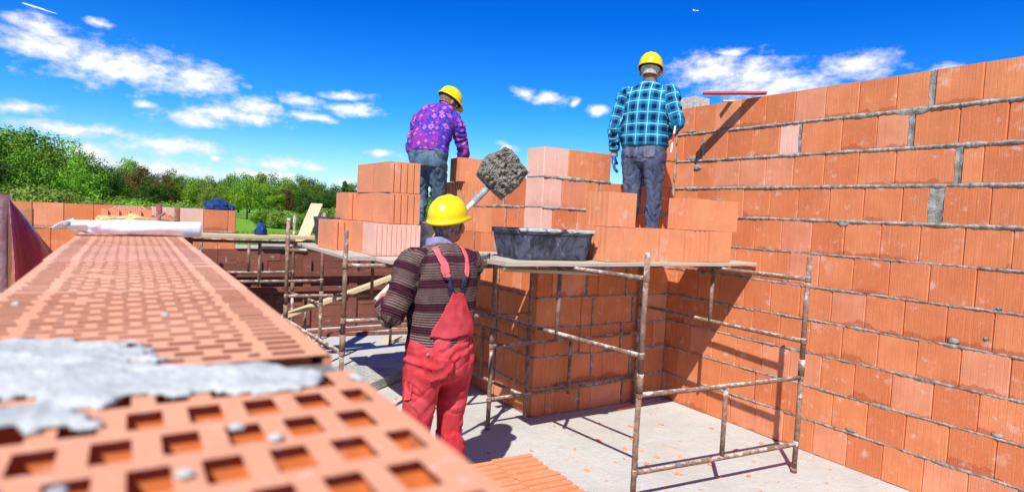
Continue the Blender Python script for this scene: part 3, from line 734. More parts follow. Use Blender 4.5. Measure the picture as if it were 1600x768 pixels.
# bucket by the boots of the man in purple
def bucket():
    root = thing("bucket", "dented galvanised bucket smeared with grey mortar, standing behind the red-dressed man's helmet", 'bucket', (2.16, 4.93, z2))
    def ring(r_, z): return [(r_*math.cos(2*math.pi*k/28), r_*math.sin(2*math.pi*k/28), z) for k in range(28)]
    mb = MB(); mb.rings([ring(.115, 0), ring(.118, .01), ring(.150, .235), ring(.157, .24), ring(.157, .252), ring(.150, .252), ring(.146, .235), ring(.112, .012)]); mb.build("pail", BUCK, root)
    mb = MB(); mb.tube([(.155*math.cos(R(a)), .02, .235+.155*math.sin(R(a))*.15-.0*a) for a in range(0, 181, 15)], .003, 6); mb.build("handle", PIPE, root)
    mb = MB(); mb.rings([ring(.142, .185), ring(.08, .195), ring(.01, .20)], False); mb.build("mortar_fill", MORTW, root)
BUCK = simple("galvanised_smeared", (.16, .19, .20), (.42, .45, .46), 14, .55, .003, 40)
bucket()

# red board across the top of the tall wall, with its stick
redm = simple("red_painted_board", (.50, .085, .090), (.62, .14, .14), 10, .6, .002, 40)
bd = board("straightedge", "thin red board projecting over the top edge of the tall wall", (4.245, 3.395, 2.768), .50, .085, .018, math.atan2(-.293, .271), redm, seed=70, warp=.0005)
mb = MB(); mb.box((-.13, -.02, 0), (.06, .02, .012)); o = mb.build("wood_offcut", PLANKN, loc=(4.42, 3.50, 2.745)); o.rotation_euler = (0, R(-4), R(-30)); tag(o, "thin wedge of wood under the red board on the tall wall", "wood scrap")
mb = MB(); pb = []
mb.box((-.075, -.13, 0), (.12, .13, .105)); blk = mb.build("concrete_block", simple("aerated_stone", (.42, .40, .37), (.66, .64, .60), 40, .95, .012, 80), loc=(4.47, 4.075, 2.746)); tag(blk, "rough pale grey stone block on top of the tall wall at its corner", "block")
bv = blk.modifiers.new("b", 'BEVEL'); bv.width = .018; bv.segments = 3

# ------------------------------------------------------------------ slab/mixing plate at the left of the man in red
mb = MB(); mb.prism([(-.68, -.33), (-.16, -.36), (.33, -.02), (-.10, .36), (-.60, .30)], 0, .085, .2)
o = mb.build("concrete_slab", simple("grainy_concrete", (.26, .27, .25), (.46, .47, .44), 22, .95, .008, 60), loc=(2.02, 5.60, .012)); tag(o, "low grey concrete slab lying on the floor left of the man in red", "slab")
# ------------------------------------------------------------------ on the foreground wall: white roll, gloves, scraps
WHT, N = mat("white_film", .35, .5); put(N, (.86, .87, .93), N.noise(objc(N), 14, 3, .5), .004)
N.b.inputs['Subsurface Weight'].default_value = .15; N.b.inputs['Subsurface Radius'].default_value = (.02, .02, .02)
roll = thing("film_roll", "white roll of plastic film lying across the top of the foreground wall", 'roll', (.03, 1.90, ZT))
mb = MB(); rings_ = []
n = 40
for k in range(n+1):
    t = k/n; x = -.150+.296*t; y = .055*(t-.5)*1.2
    ring = []
    cr_ = max(0, (.34-t)/.34)     # crumpled left end
    for j in range(28):
        a = 2*math.pi*j/28; r_ = .0205+.0012*math.sin(3*a+k*.2)
        r_ *= 1-.22*cr_*(.5+.5*math.sin(a*2+k*.5)); r_ += cr_*.010*mnoise.noise((math.cos(a)*1.8, math.sin(a)*1.8, t*16))
        ring.append((x+cr_*.006*math.sin(a*3), y+r_*math.cos(a)*(1+.5*cr_), .0215+r_*math.sin(a)*(1-.35*cr_)+cr_*.004))
    rings_.append(ring)
mb.rings(rings_[::1], True); ro = mb.build("roll_body", WHT, roll)
mb = MB(); G_s = []
for i in range(12):
    row_ = []
    for j in range(8):
        u = i/11; v = j/7
        row_.append((-.145-.040*u*(1-.3*v), -.040+.05*v-.02*u+.006*math.sin(u*9+v*4), .030-.010*u+.012*math.sin(v*5+u*3)*(1-u*.5)))
    G_s.append(row_)
for i in range(11):
    for j in range(7): mb.quad(G_s[i][j], G_s[i+1][j], G_s[i+1][j+1], G_s[i][j+1], smooth=True)
fl = mb.build("loose_end", WHT, roll); q = fl.modifiers.new("t", 'SOLIDIFY'); q.thickness = .0015
def cloth_heap(name, label, cat, loc, sx, sy, sz, m, seed, group=None, n=26, rz=0):
    mb = MB()
    rings_ = []
    for i in range(n+1):
        th = math.pi*i/n; ring = []
        for j in range(36):
            ph = 2*math.pi*j/36; d = Vector((math.sin(th)*math.cos(ph), math.sin(th)*math.sin(ph), math.cos(th)))
            k = 1+.30*mnoise.noise(d*1.5+Vector((seed, 0, 0)))+.20*(1-abs(mnoise.noise(d*3.2+Vector((0, seed, 0))))*2)+.05*mnoise.noise(d*9)
            z = d.z*sz*k
            ring.append((d.x*sx*k, d.y*sy*k, max(0.0, z+sz*.45)))
        rings_.append(ring)
    mb.rings(rings_[::-1], False); o = mb.build(name, m, loc=loc); o.rotation_euler = (0, 0, rz)
    return tag(o, label, cat, group)
LEA = simple("yellow_work_glove", (.52, .40, .14), (.66, .55, .25), 30, .9, .003, 120)
LEB = simple("brown_leather", (.34, .13, .07), (.50, .22, .13), 30, .85, .004, 90)
for k, (x, y, m_, rz, nm, lb) in enumerate([(-.045, 2.83, LEA, 20, "work_glove", "crumpled yellow work glove behind the white roll on the foreground wall"), (.055, 2.90, LEB, -15, "work_glove", "crumpled brown leather glove behind the white roll on the foreground wall")]):
    root = thing(nm, lb, "glove", (x, y, ZT), R(rz))
    mb = MB(); rings_ = []
    for i in range(15):
        t = i/14; x_ = -.055+.11*t; w = .028+.006*math.sin(t*6+k); h = .010+.004*math.sin(t*9+k*2)
        rings_.append([(x_, w*math.cos(a)+.004*math.sin(5*a+t*7), .012+h*math.sin(a)+.0025*math.sin(6*a+9*t)) for a in [2*math.pi*j/16 for j in range(16)]])
    mb.rings(rings_, True); mb.build("palm", m_, root)
    for f in range(4):
        mb = MB(); y0 = -.024+.016*f; mb.tube(hermite([(.05, y0, .013), (.075, y0*1.2+.003, .018+.004*f), (.102, y0*1.25+.006, .013), (.118, y0*1.2+.006, .008)], 3), [.0085]*9+[.005], 8); mb.build("finger", m_, root)
    mb = MB(); mb.tube(hermite([(.0, .028, .013), (.02, .045, .016), (.045, .052, .009)], 3), [.009]*6+[.005], 8); mb.build("thumb", m_, root)
mb = MB(); mb.tube([(0, 0, 0), (0, 0, .035)], .006, 10); mb.tube([(0, 0, .03), (.02, .01, .042)], .005, 8)
tag(mb.build("tool_handle", simple("old_tool_wood", (.20, .10, .06), (.3, .2, .14), 30), loc=(.105, 2.80, ZT)), "small dark wooden tool handle standing at the right of the gloves", "handle")
o = loose('half', "hollow_block", "perforated block lying across the foreground wall behind the gloves", (-.005, 3.90, ZT), R(0), None); o.scale = (.9, 1, .12)
# far wall end: stub posts, blue cloths
for k, (x, y) in enumerate([(.275, 7.40), (.44, 7.38)]):
    mb = MB(); mb.tube([(0, 0, 0), (0, 0, 1.60-.03*k)], .028, 10, jit=.002); tag(mb.build("post", SHUT, loc=(x, y, 0)), ["short dark post in front of the far wall, just right of the gloves", "dark round post in front of the far wall, between gloves and pale blocks"][k], "post")
NAVY = simple("navy_cloth", (.006, .022, .10), (.015, .06, .22), 20, .85, .004, 60)
cloth_heap("jacket", "crumpled dark blue jacket lying on top of the far wall", "jacket", (.84, 7.62, 1.5655), .12, .08, .075, NAVY, 3)
cloth_heap("jacket", "small dark blue cloth bundle at the right end of the far wall", "jacket", (.985, 7.64, 1.5655), .05, .06, .04, NAVY, 5)
cloth_heap("jacket", "dark blue cloth hanging at the end of the walkway board by the far wall", "jacket", (1.10, 6.37, 1.359), .045, .07, .07, NAVY, 8)
cloth_heap("jacket", "dark grey-blue jacket bundled on the shuttering behind the far scaffold", "jacket", (1.95, 8.46, 1.075), .15, .09, .13, simple("grey_blue_cloth", (.03, .04, .09), (.08, .10, .18), 20, .9, .004, 60), 11)
for k, (x0, w) in enumerate([(.18, .375), (.562, .375)]):
    pass
# ------------------------------------------------------------------ left side: post, brown board and dark red sheet
lp = thing("steel_post", "dark red post wrapped in clear film at the left edge of the picture", 'post', (-.425, 3.09, 0))
mb = MB(); mb.box((-.024, -.024, 0), (.024, .024, 1.66)); mb.build("post_body", simple("oxide_red_paint", (.16, .018, .028), (.24, .04, .05), 12, .5, .003, 30), lp)
FILM, N = mat("clear_film", .15, .6); put(N, (.80, .74, .80), N.noise(objc(N), 26, 4, .6), .01); N.b.inputs['Transmission Weight'].default_value = .3; N.b.inputs['Alpha'].default_value = .38
mb = MB(); rings_ = []
for i in range(20):
    z = 1.655-1.1*i/19; rings_.append([(.037*math.cos(a)*(1+.2*mnoise.noise((a, z*9, 1))), .037*math.sin(a)*(1+.2*mnoise.noise((a, z*9, 5))), z) for a in [2*math.pi*j/20 for j in range(20)]])
mb.rings(rings_, False); mb.build("wrapping", FILM, lp)
o = board("plank", "upright reddish plank beside the wrapped post at the left edge", (-.362, 3.16, .80), 1.60, .10, .03, R(5), wood("reddish_plank", (.42, .17, .08), (.56, .26, .14), (14, 14, 1)), tilt=R(90), seed=77, warp=.001)
o.rotation_euler = (0, R(90), R(88)); o.location = (-.383, 3.20, .801)
PUR, N = mat("dark_red_sheet", .30, .6); put(N, N.mix(N.ramp(N.noise(objc(N), 5, 4, .6), [(.3, 0.0), (.7, 1.0)]), (.19, .004, .060), (.32, .012, .11)), N.noise(objc(N), 12, 4, .6), .012)
mb = MB(); nU, nV = 26, 26; Gs = {}
Pt, Pr, Pl = Vector((-.392, 3.06, 1.638)), Vector((-.235, 3.30, 1.40)), Vector((-.352, 2.86, 1.22))
for i in range(nU+1):
    for j in range(nV+1):
        u, v = i/nU, j/nV
        edgeL = Pt.lerp(Pl, v); edgeR = Pt.lerp(Pr, min(1, v*1.0)); 
        if v > .0: pass
        q = edgeL.lerp(edgeR, u)
        q = q+Vector((.020, -.020, 0))*math.sin(u*9+v*2.2)*v*.8+Vector((.01, .01, 0))*math.sin(u*21+v*5)*v*.35
        q.z -= .16*u*(1-u)*v*2-.02*math.sin(u*17)*v
        Gs[i, j] = q
for i in range(nU):
    for j in range(nV): mb.quad(Gs[i, j], Gs[i, j+1], Gs[i+1, j+1], Gs[i+1, j], smooth=True)
ts = mb.build("plastic_sheet", PUR, merge=True); q = ts.modifiers.new("t", 'SOLIDIFY'); q.thickness = .002; tag(ts, "glossy dark red plastic sheet draped from the post at the left edge", "sheet")

# ------------------------------------------------------------------ brick crumbs on the floor
CH = []
for k in range(5):
    mb = MB(); blob(mb, (0, 0, 0), .022, .013, .006, 200+k, n=4, amp=.7); CH.append(mb)
chips = [m_.build("brick_chip", CLAYL, smooth=False) for m_ in CH]
spots = [(3.10, 3.25), (3.22, 3.05), (3.28, 3.35), (3.05, 3.0), (3.42, 2.95), (3.15, 2.78), (3.35, 2.62), (2.75, 2.75), (2.85, 2.6), (2.72, 2.62), (2.95, 2.55), (3.6, 3.2), (3.75, 2.9), (3.0, 2.3), (3.4, 2.3), (3.8, 3.5), (4.0, 3.1), (4.15, 2.7), (2.6, 3.1), (2.5, 3.5), (2.8, 3.4), (3.5, 3.6), (2.1, 4.6), (2.0, 5.0), (2.2, 5.3), (1.9, 4.4), (2.3, 5.8), (2.1, 4.2), (1.8, 5.4), (2.45, 4.9), (2.55, 6.3), (3.95, 2.2), (4.2, 2.35), (3.6, 2.1), (2.9, 3.85), (3.3, 3.8), (3.9, 3.75), (4.1, 3.9), (2.65, 2.45), (2.70, 2.52), (3.1, 2.5), (3.25, 2.2), (3.6, 2.5), (3.5, 2.75), (3.7, 2.35), (3.9, 2.9), (4.1, 3.3), (3.3, 3.5), (2.9, 3.1), (2.95, 2.85), (2.4, 6.0), (2.2, 6.4), (2.6, 5.6), (2.5, 5.2), (4.2, 2.9), (4.0, 2.5), (3.85, 2.65), (3.05, 3.45), (2.62, 2.9), (2.2, 3.6), (2.05, 4.75), (1.95, 4.85), (2.12, 4.9), (3.02, 3.12), (3.18, 3.18)]
for k, (x, y) in enumerate(spots):
    c = chips[k] if k < 5 else chips[k % 5].copy()
    if k >= 5: col.objects.link(c)
    s = rng.uniform(.5, 1.35); c.location = (x+rng.uniform(-.03, .03), y+rng.uniform(-.03, .03), .003*s+.001); c.rotation_euler = (rng.uniform(-.2, .2), rng.uniform(-.2, .2), rng.uniform(0, 6)); c.scale = (s, s, s)
    tag(c, "small orange brick chip lying loose on the concrete floor", "brick chip", "brick chips scattered on the floor")
mb = MB(); mb.prism([(-.12, -.02), (.10, -.035), (.14, .01), (-.02, .03), (-.13, .02)], 0, .012, .3)
o = mb.build("brick_shard", CLAYL, loc=(3.80, 4.00, .0005)); o.rotation_euler = (0, 0, R(12)); tag(o, "long flat brick shard at the foot of the return wall", "brick shard")
# ================================================================== people
def ell(mb, c, ax, M=None, n=10, m=16):
    rg_ = []
    for i in range(n+1):
        th = math.pi*i/n; ring = []
        for j in range(m):
            ph = 2*math.pi*j/m; q = Vector((ax[0]*math.sin(th)*math.cos(ph), ax[1]*math.sin(th)*math.sin(ph), ax[2]*math.cos(th)))+Vector(c)
            ring.append(M @ q if M else q)
        if i in (0, n): ring = [q+Vector((1e-5*math.cos(k), 1e-5*math.sin(k), 0)) for k, q in enumerate(ring)]
        rg_.append(ring)
    mb.rings(rg_[::-1], True)
def limb(mb, secs, ref, inflate=0.0, n=20, m=5):
    """secs: (point, half width along ref, half depth); smoothly interpolated loft"""
    P = hermite([s[0] for s in secs], m); a = hermite([(s[1], s[2], 0) for s in secs], m); rings_ = []
    for i, p_ in enumerate(P):
        t = (P[min(i+1, len(P)-1)]-P[max(i-1, 0)]).normalized(); rf = ref(i/(len(P)-1)) if callable(ref) else Vector(ref)
        x = (rf-t*rf.dot(t)).normalized(); y = t.cross(x)
        A_, B2 = a[i].x+inflate, a[i].y+inflate; ring = []
        for k in range(n):
            c, s = math.cos(2*math.pi*k/n), math.sin(2*math.pi*k/n)
            ring.append(p_+x*(math.copysign(abs(c)**.9, c)*A_)+y*(math.copysign(abs(s)**.9, s)*B2))
        rings_.append(ring)
    mb.rings(rings_, True)
def hand(mb, wrist, d, nrm, side, curl, infl=0.0, spread=.10, thumb_in=.5):
    """d: direction of the palm, nrm: back-of-hand normal, side: +1 right hand"""
    d = Vector(d).normalized(); nrm = Vector(nrm); nrm = (nrm-d*nrm.dot(d)).normalized(); lat = d.cross(nrm)*side    # towards the little finger
    w = Vector(wrist)
    limb(mb, [(w-d*.03, .027, .021), (w, .028, .020), (w+d*.035, .038, .017), (w+d*.075, .042, .015), (w+d*.093, .036, .011)], lat, infl, 14, 3)
    for k, (L, o, r_) in enumerate([(.072, -.031, .0088), (.080, -.0105, .009), (.074, .0105, .0088), (.058, .031, .0078)]):
        p0 = w+d*(.055)+lat*o*.9; p1 = w+d*.092+lat*o; dd = (d+lat*o*spread*8).normalized(); pts = [p0, p1]; ang = 0
        for f, sg in enumerate((.45, .32, .26)):
            ang += curl*(1.0, 1.15, .8)[f]; v = dd*math.cos(ang)-nrm*math.sin(ang); pts.append(pts[-1]+v*L*sg)
        mb.tube(hermite(pts, 2), [r_+infl]*(2*len(pts)-3)+[r_*.93+infl, r_*.7+infl], 8)
    th = [w+d*.015-lat*.022, w+d*.040-lat*.044-nrm*.010*thumb_in]
    v = (d*.75-lat*.55*(1-thumb_in)-nrm*.6*thumb_in).normalized(); th.append(th[-1]+v*.032); th.append(th[-1]+(v*.8+lat*.35-nrm*.2).normalized()*.026)
    mb.tube(hermite(th, 3), [.0125+infl]*5+[.0105+infl]*4+[.008+infl], 8)
def remesh(mb, name, m, voxel, parent=None, smooth_it=3):
    o = mb.build(name+"_src", m); md = o.modifiers.new("r", 'REMESH'); md.mode = 'VOXEL'; md.voxel_size = voxel; md.use_smooth_shade = True
    if smooth_it: s_ = o.modifiers.new("s", 'SMOOTH'); s_.factor = .5; s_.iterations = smooth_it
    dg = bpy.context.evaluated_depsgraph_get(); me = bpy.data.meshes.new_from_object(o.evaluated_get(dg)); me.name = name
    bpy.data.objects.remove(o, do_unlink=True)
    o2 = bpy.data.objects.new(name, me); col.objects.link(o2); me.polygons.foreach_set('use_smooth', [True]*len(me.polygons))
    if not me.materials: me.materials.append(m)
    if parent: o2.parent = parent
    return o2
def cloth_coords(o, segs, fold, seed, torso_i=0):
    """per-vertex cloth coordinates (u around, v along, w = segment) and folds"""
    me = o.data; n = len(me.vertices); co = np.empty(n*3); me.vertices.foreach_get('co', co); co = co.reshape(-1, 3)
    nr = np.empty(n*3); me.vertices.foreach_get('normal', nr); nr = nr.reshape(-1, 3)
    best = np.full(n, 1e9); UVW = np.zeros((n, 3))
    for si, (pts, rad, ref, v0) in enumerate(segs):
        acc = v0
        for k in range(len(pts)-1):
            a = np.array(pts[k]); b = np.array(pts[k+1]); L = np.linalg.norm(b-a); t_ = (b-a)/L
            s = np.clip(((co-a)@t_)/L, -.0 if k else -1, 1 if k < len(pts)-2 else 2); q = a+s[:, None]*(b-a); d = np.linalg.norm(co-q, axis=1)/rad
            rf = np.array(ref); x = rf-t_*(rf@t_); x /= np.linalg.norm(x); y = np.cross(t_, x)
            dx, dy = (co-q)@x, (co-q)@y
            u = dx if si == torso_i else np.arctan2(dx, dy)*rad
            ok = d < best; best[ok] = d[ok]; UVW[ok, 0] = u[ok]; UVW[ok, 1] = acc+s[ok]*L; UVW[ok, 2] = si
            acc += L
    disp = np.zeros(n)
    for i in range(n):
        u, v, w = UVW[i]; disp[i] = fold(u, v, int(w), co[i], seed)
    co += nr*disp[:, None]; me.vertices.foreach_set('co', co.reshape(-1))
    at = me.attributes.new('cloth', 'FLOAT_VECTOR', 'POINT'); at.data.foreach_set('vector', UVW.reshape(-1)); me.update()
def ridge(x): return 1-2*abs(x)
def crease(x): return max(0.0, 1-abs(x)*5.0)**1.4
def cloth_attr(N):
    a = N.n('ShaderNodeAttribute', attribute_name='cloth'); return a.outputs['Vector'], N.n('ShaderNodeSeparateXYZ', ins={0: a.outputs['Vector']})
def skin_mat(name, c):
    m, N = mat(name, .55, .35); w = objc(N)
    cc = N.mix(N.ramp(N.noise(w, 30, 4, .6), [(.35, 0.0), (.7, 1.0)]), c, (c[0]*.92, c[1]*.72, c[2]*.66))
    put(N, cc, N.noise(w, 220, 3, .6), .001); N.b.inputs['Subsurface Weight'].default_value = .08; N.b.inputs['Subsurface Radius'].default_value = (.01, .004, .002); return m
SKIN = skin_mat("weathered_skin", (.52, .235, .15)); SKIND = skin_mat("tanned_skin", (.46, .20, .125))
HELM, N = mat("yellow_helmet_plastic", .28, .5); w_ = objc(N)
put(N, N.mix(N.ss(N.noise(w_, 18, 5, .7), .56, .75), (.86, .62, .004), (.66, .50, .08)), N.noise(w_, 60, 3, .5), .0006)
def hair_mat(nm, c1, c2):
    m, N = mat(nm, .8, .2); v = N.n('ShaderNodeVectorMath', operation='MULTIPLY', ins={0: objc(N), 1: (90, 90, 18)}).outputs[0]; n_ = N.noise(v, 1, 3, .6)
    put(N, N.mix(N.ramp(n_, [(.35, 0.0), (.65, 1.0)]), c1, c2), n_, .0015); return m
def helmet(parent, M):
    root = bpy.data.objects.new("helmet", None); col.objects.link(root); root.parent = parent
    mb = MB(); rings_ = []; n = 48; rx, ry, rz_ = .101, .130, .112; zc = .048
    for i in range(15):
        th = R(2+i*(88/14)); ring = []
        for j in range(n):
            ph = 2*math.pi*j/n; sx, sy = math.cos(ph), math.sin(ph)
            x, y, z = rx*math.sin(th)*sx, ry*math.sin(th)*sy, rz_*math.cos(th)**.92
            rib = 0
            for cx, wd, hh in ((0, .016, .0055), (.040, .009, .004), (-.040, .009, .004)):
                rib = max(rib, hh*max(0, 1-abs((x-cx)/wd))**.6*min(1, math.cos(th)*2.2))
            ring.append(M @ Vector((x, y, zc+z+rib)))
        rings_.append(ring)
    for br, dz in ((.004, -.010), (.012, -.017), (1, -.021), (1, -.024), (.006, -.020)):
        ring = []
        for j in range(n):
            ph = 2*math.pi*j/n; f = max(0, math.sin(ph))**2.5; b = .009+.046*f if br == 1 else br
            ring.append(M @ Vector(((rx+b*.9)*math.cos(ph), (ry+b)*math.sin(ph)+0, zc+dz-(.014*f if br == 1 else 0))))
        rings_.append(ring)
    mb.rings(rings_, False); s = mb.build("shell", HELM, root, smooth=True); md = s.modifiers.new("t", 'SOLIDIFY'); md.thickness = .0025
    mb = MB(); rings_ = []
    for z, k in ((.018, .90), (.045, .90), (.045, .86), (.018, .86)):
        rings_.append([M @ Vector((rx*k*math.cos(2*math.pi*j/n), ry*k*math.sin(2*math.pi*j/n), z)) for j in range(n)])
    mb.rings(rings_+[rings_[0]], False); mb.build("headband", DARK, root)
DARK = simple("dark_webbing", (.02, .02, .025), (.05, .05, .06), 20)
EYEW, _N = mat("eye_white", .2, .5); put(_N, (.75, .72, .68)); EYED, _N = mat("iris_brown", .15, .5); put(_N, (.04, .02, .012))
def person(name, label, loc, az, S, J, skin, hairm, hands, helm_M, sweater=None):
    """J: joints in local coordinates (facing +Y)."""
    pass
class Fig:
    def __init__(f, label, loc, az, spine, sh, arms, legs, head, skin, hairm, k=1.0):
        f.loc = Vector(loc); f.az = az; f.spine = [Vector(q) for q in spine]; f.k = k
        f.sh = sh; f.arms = arms; f.legs = legs; f.head = head
        f.label = label; f.skin = skin; f.hairm = hairm
    TW = [(.150, .105), (.172, .122), (.168, .118), (.148, .104), (.158, .110), (.178, .118), (.180, .110), (.125, .085), (.060, .058)]
    def torso(f, mb, infl, lo=0, hi=None, shape=None):
        T_ = shape or f.TW; secs = [(f.spine[i], T_[i][0]*f.k, T_[i][1]*f.k) for i in range(len(f.spine))][lo:hi]
        tws = f.twist
        limb(mb, secs, lambda t: tws, infl, 28, 5)
    def arm(f, mb, s, infl, end=1.0):
        S_, E2, W_ = [Vector(q) for q in f.arms[s]]; ins = S_.lerp(f.spine[6], .45); ref = Vector((0, 1, 0)) if abs((E2-S_).normalized().y) < .8 else Vector((0, 0, 1))
        secs = [(ins, .055, .055), (S_, .060, .058), (S_.lerp(E2, .35), .050, .052), (S_.lerp(E2, .8), .041, .043), (E2, .040, .041), (E2.lerp(W_, .3), .040, .041), (E2.lerp(W_, .8), .030, .030), (E2.lerp(W_, end), .027, .027)]
        limb(mb, [(a, b*f.k, c*f.k) for a, b, c in secs], ref, infl, 18, 4)
    def leg(f, mb, s, infl, boot=True):
        H, K, A_, T_ = [Vector(q) for q in f.legs[s]]
        secs = [(H+Vector((0, 0, .10)), .085, .10), (H, .092, .105), (H.lerp(K, .35), .080, .088), (H.lerp(K, .8), .060, .064), (K, .056, .060), (K.lerp(A_, .3), .052, .058), (K.lerp(A_, .75), .038, .042), (A_, .034, .038)]
        limb(mb, [(a, b*f.k, c*f.k) for a, b, c in secs], (1, 0, 0), infl, 18, 4)
    def build(f):
        mb = MB(); f.twist = (Vector(f.arms[1][0])-Vector(f.arms[0][0])).normalized()
        f.torso(mb, 0)
        for s in (0, 1): f.arm(mb, s, 0); f.leg(mb, s, 0)
        for s in (0, 1):
            A_, T_ = Vector(f.legs[s][2]), Vector(f.legs[s][3]); d = (T_-A_); d.z = 0; d.normalize()
            limb(mb, [(Vector((A_.x, A_.y, .045))-d*.06, .030, .035), (Vector((A_.x, A_.y, .05)), .036, .042), (Vector((A_.x, A_.y, .04))+d*.09, .042, .030), (Vector((A_.x, A_.y, .03))+d*.165, .036, .018)], (d.y, -d.x, 0), 0, 12, 3)
        HM = f.head
        nb = f.spine[-1]
        limb(mb, [(nb-Vector((0, 0, .03)), .062, .062), (nb.lerp(HM @ Vector((0, -.02, -.06)), .5), .056, .058), (HM @ Vector((0, -.015, -.04)), .056, .062)], (1, 0, 0), 0, 16, 4)
        for c, a in [((0, -.012, .030), (.076, .096, .092)), ((0, .022, -.030), (.064, .070, .075)), ((0, .052, -.082), (.036, .034, .030)), ((0, .062, .032), (.058, .030, .018)),
                     ((0, .096, -.020), (.012, .018, .022)), ((0, .104, -.033), (.015, .013, .010)), ((0, .083, -.066), (.024, .012, .008)), ((.045, .055, -.028), (.022, .026, .022)), ((-.045, .055, -.028), (.022, .026, .022)),
                     ((.086, -.006, -.014), (.009, .019, .033)), ((-.086, -.006, -.014), (.009, .019, .033))]:
            ell(mb, c, a, HM)
        f.hands_(mb, 0.0)
        b = remesh(mb, "person", f.skin, .0052, None, 3); b.location = f.loc; b.rotation_euler = (0, 0, -f.az); tag(b, f.label, "person"); f.body = b
        for s in (-1, 1):
            e = bpy.data.objects.new("eye", None)
            mb = MB(); ell(mb, (s*.031, .0795, .010), (.0125, .0125, .0105), HM); eo = mb.build("eye", EYEW, b)
            mb = MB(); ell(mb, (s*.031, .0905, .010), (.0055, .003, .0055), HM); mb.build("iris", EYED, eo)
        # hair: a cap over the back and sides of the head below the helmet
        mb = MB(); rings_ = []
        for i in range(13):
            z = .075-.122*i/12; ring = []
            for j in range(30):
                ph = R(150)+R(240)*j/29; q = math.sqrt(max(.02, 1-((z-.03)/.100)**2))
                if z < -.02: q = max(q, .80)
                r_ = 1.0+.012*mnoise.noise((ph*6, z*60, 1))
                ring.append(HM @ Vector((.0785*q*r_*math.cos(ph), -.012+.0990*q*r_*math.sin(ph), z+(.02*max(0, math.cos((ph-R(270))*1.0)) if False else 0))))
            rings_.append(ring)
        for i in range(12):
            for j in range(29):
                if j in (0, 1, 2, 26, 27, 28) and i > 8: continue
                mb.quad(rings_[i][j], rings_[i+1][j], rings_[i+1][j+1], rings_[i][j+1], smooth=True)
        h = mb.build("hair", f.hairm, b, merge=True); md = h.modifiers.new("t", 'SOLIDIFY'); md.thickness = .006; md.offset = 1
        helmet(b, HM @ Matrix.Translation((0, -.006, 0.0)))
        return b
    def segs_shirt(f):
        r = [([tuple(q) for q in f.spine], .16, tuple(f.twist), 0.0)]
        for s in (0, 1): r.append(([tuple(q) for q in f.arms[s]], .058, (0, 1, .2), .1))
        return r
    def segs_legs(f):
        r = [([tuple(f.spine[0]), tuple(f.spine[3])], .17, tuple(f.twist), 0.0)]
        for s in (0, 1): r.append(([tuple(q) for q in f.legs[s][:3]], .085, (0, 1, 0), .1))
        return r
def l2(loc, az, w):   # world -> local
    v = Vector(w)-Vector(loc); return Matrix.Rotation(az, 3, 'Z') @ v
def headM(c, yaw_, pitch, roll_=0):
    return Matrix.Translation(c) @ Matrix.Rotation(-yaw_, 4, 'Z') @ Matrix.Rotation(pitch, 4, 'X') @ Matrix.Rotation(roll_, 4, 'Y')
def std_spine(lean=0.0, curve=0.0, side=0.0, k=1.0, hip=.93):
    zs = [-.12, -.05, .02, .12, .24, .36, .46, .525, .575]; out = []
    for z in zs:
        t = max(0, z)/.575; a = lean*t*.5+curve*t*t*.5
        out.append(Vector((side*t, math.sin(a)*max(0, z)*1.0, hip+(z if z < 0 else z*math.cos(a)))))
    return [Vector((p_.x, p_.y, p_.z))*1 for p_ in out]

BOOT = simple("worn_boot_leather", (.05, .035, .025), (.14, .10, .075), 20, .7, .003, 60)
def boots(f):
    for s in (0, 1):
        A_, T_ = Vector(f.legs[s][2]), Vector(f.legs[s][3]); d = (T_-A_); d.z = 0; d.normalize(); o = Vector((A_.x, A_.y, 0))
        mb = MB(); limb(mb, [(o-d*.07+Vector((0, 0, .045)), .034, .040), (o+Vector((0, 0, .055)), .045, .052), (o+d*.10+Vector((0, 0, .043)), .052, .040), (o+d*.175+Vector((0, 0, .033)), .044, .028), (o+d*.20+Vector((0, 0, .028)), .03, .02)], (d.y, -d.x, 0), .0, 16, 3)
        limb(mb, [(o+Vector((0, 0, .05)), .045, .048), (Vector(A_)+Vector((0, 0, .02)), .043, .048), (Vector(A_)+Vector((0, 0, .09)), .050, .056)], (1, 0, 0), .0, 16, 3)
        remesh(mb, "boot", BOOT, .008, f.body, 2)

# ---------------------------------------------------------------- fabrics
def plaid():
    m, N = mat("blue_plaid_flannel", .9, .1); a, s = cloth_attr(N)
    P_ = .090
    def band(x, c, w):   # 1 inside |frac - c| < w
        fr = N.m('FRACT', N.m('ADD', N.m('DIVIDE', x, P_), 10.25)); return N.m('SUBTRACT', 1.0, N.ss(N.m('ABSOLUTE', N.m('SUBTRACT', fr, c)), w-.02, w+.03))
    bu, bv = band(s.outputs[0], .3, .20), band(s.outputs[1], .3, .20); wu, wv_ = band(s.outputs[0], .76, .035), band(s.outputs[1], .76, .035)
    lu = band(s.outputs[0], .55, .03)
    c = N.mix(N.noise(a, 30, 3, .6), (.004, .17, .32), (.008, .28, .44))
    both = N.m('MULTIPLY', bu, bv); either = N.m('MAXIMUM', bu, bv)
    c = N.mix(N.m('MULTIPLY', either, .62), c, (.004, .055, .19)); c = N.mix(N.m('MULTIPLY', both, .93), c, (.012, .006, .035))
    c = N.mix(N.m('MULTIPLY', N.m('MAXIMUM', wu, wv_), .75), c, (.38, .62, .68))
    tw = N.noise(a, 900, 1, .5)
    c = N.mix(N.m('MULTIPLY', N.ss(N.noise(a, 7, 4, .6), .60, .8), .3), c, (.25, .45, .5))
    put(N, c, tw, .001); return m
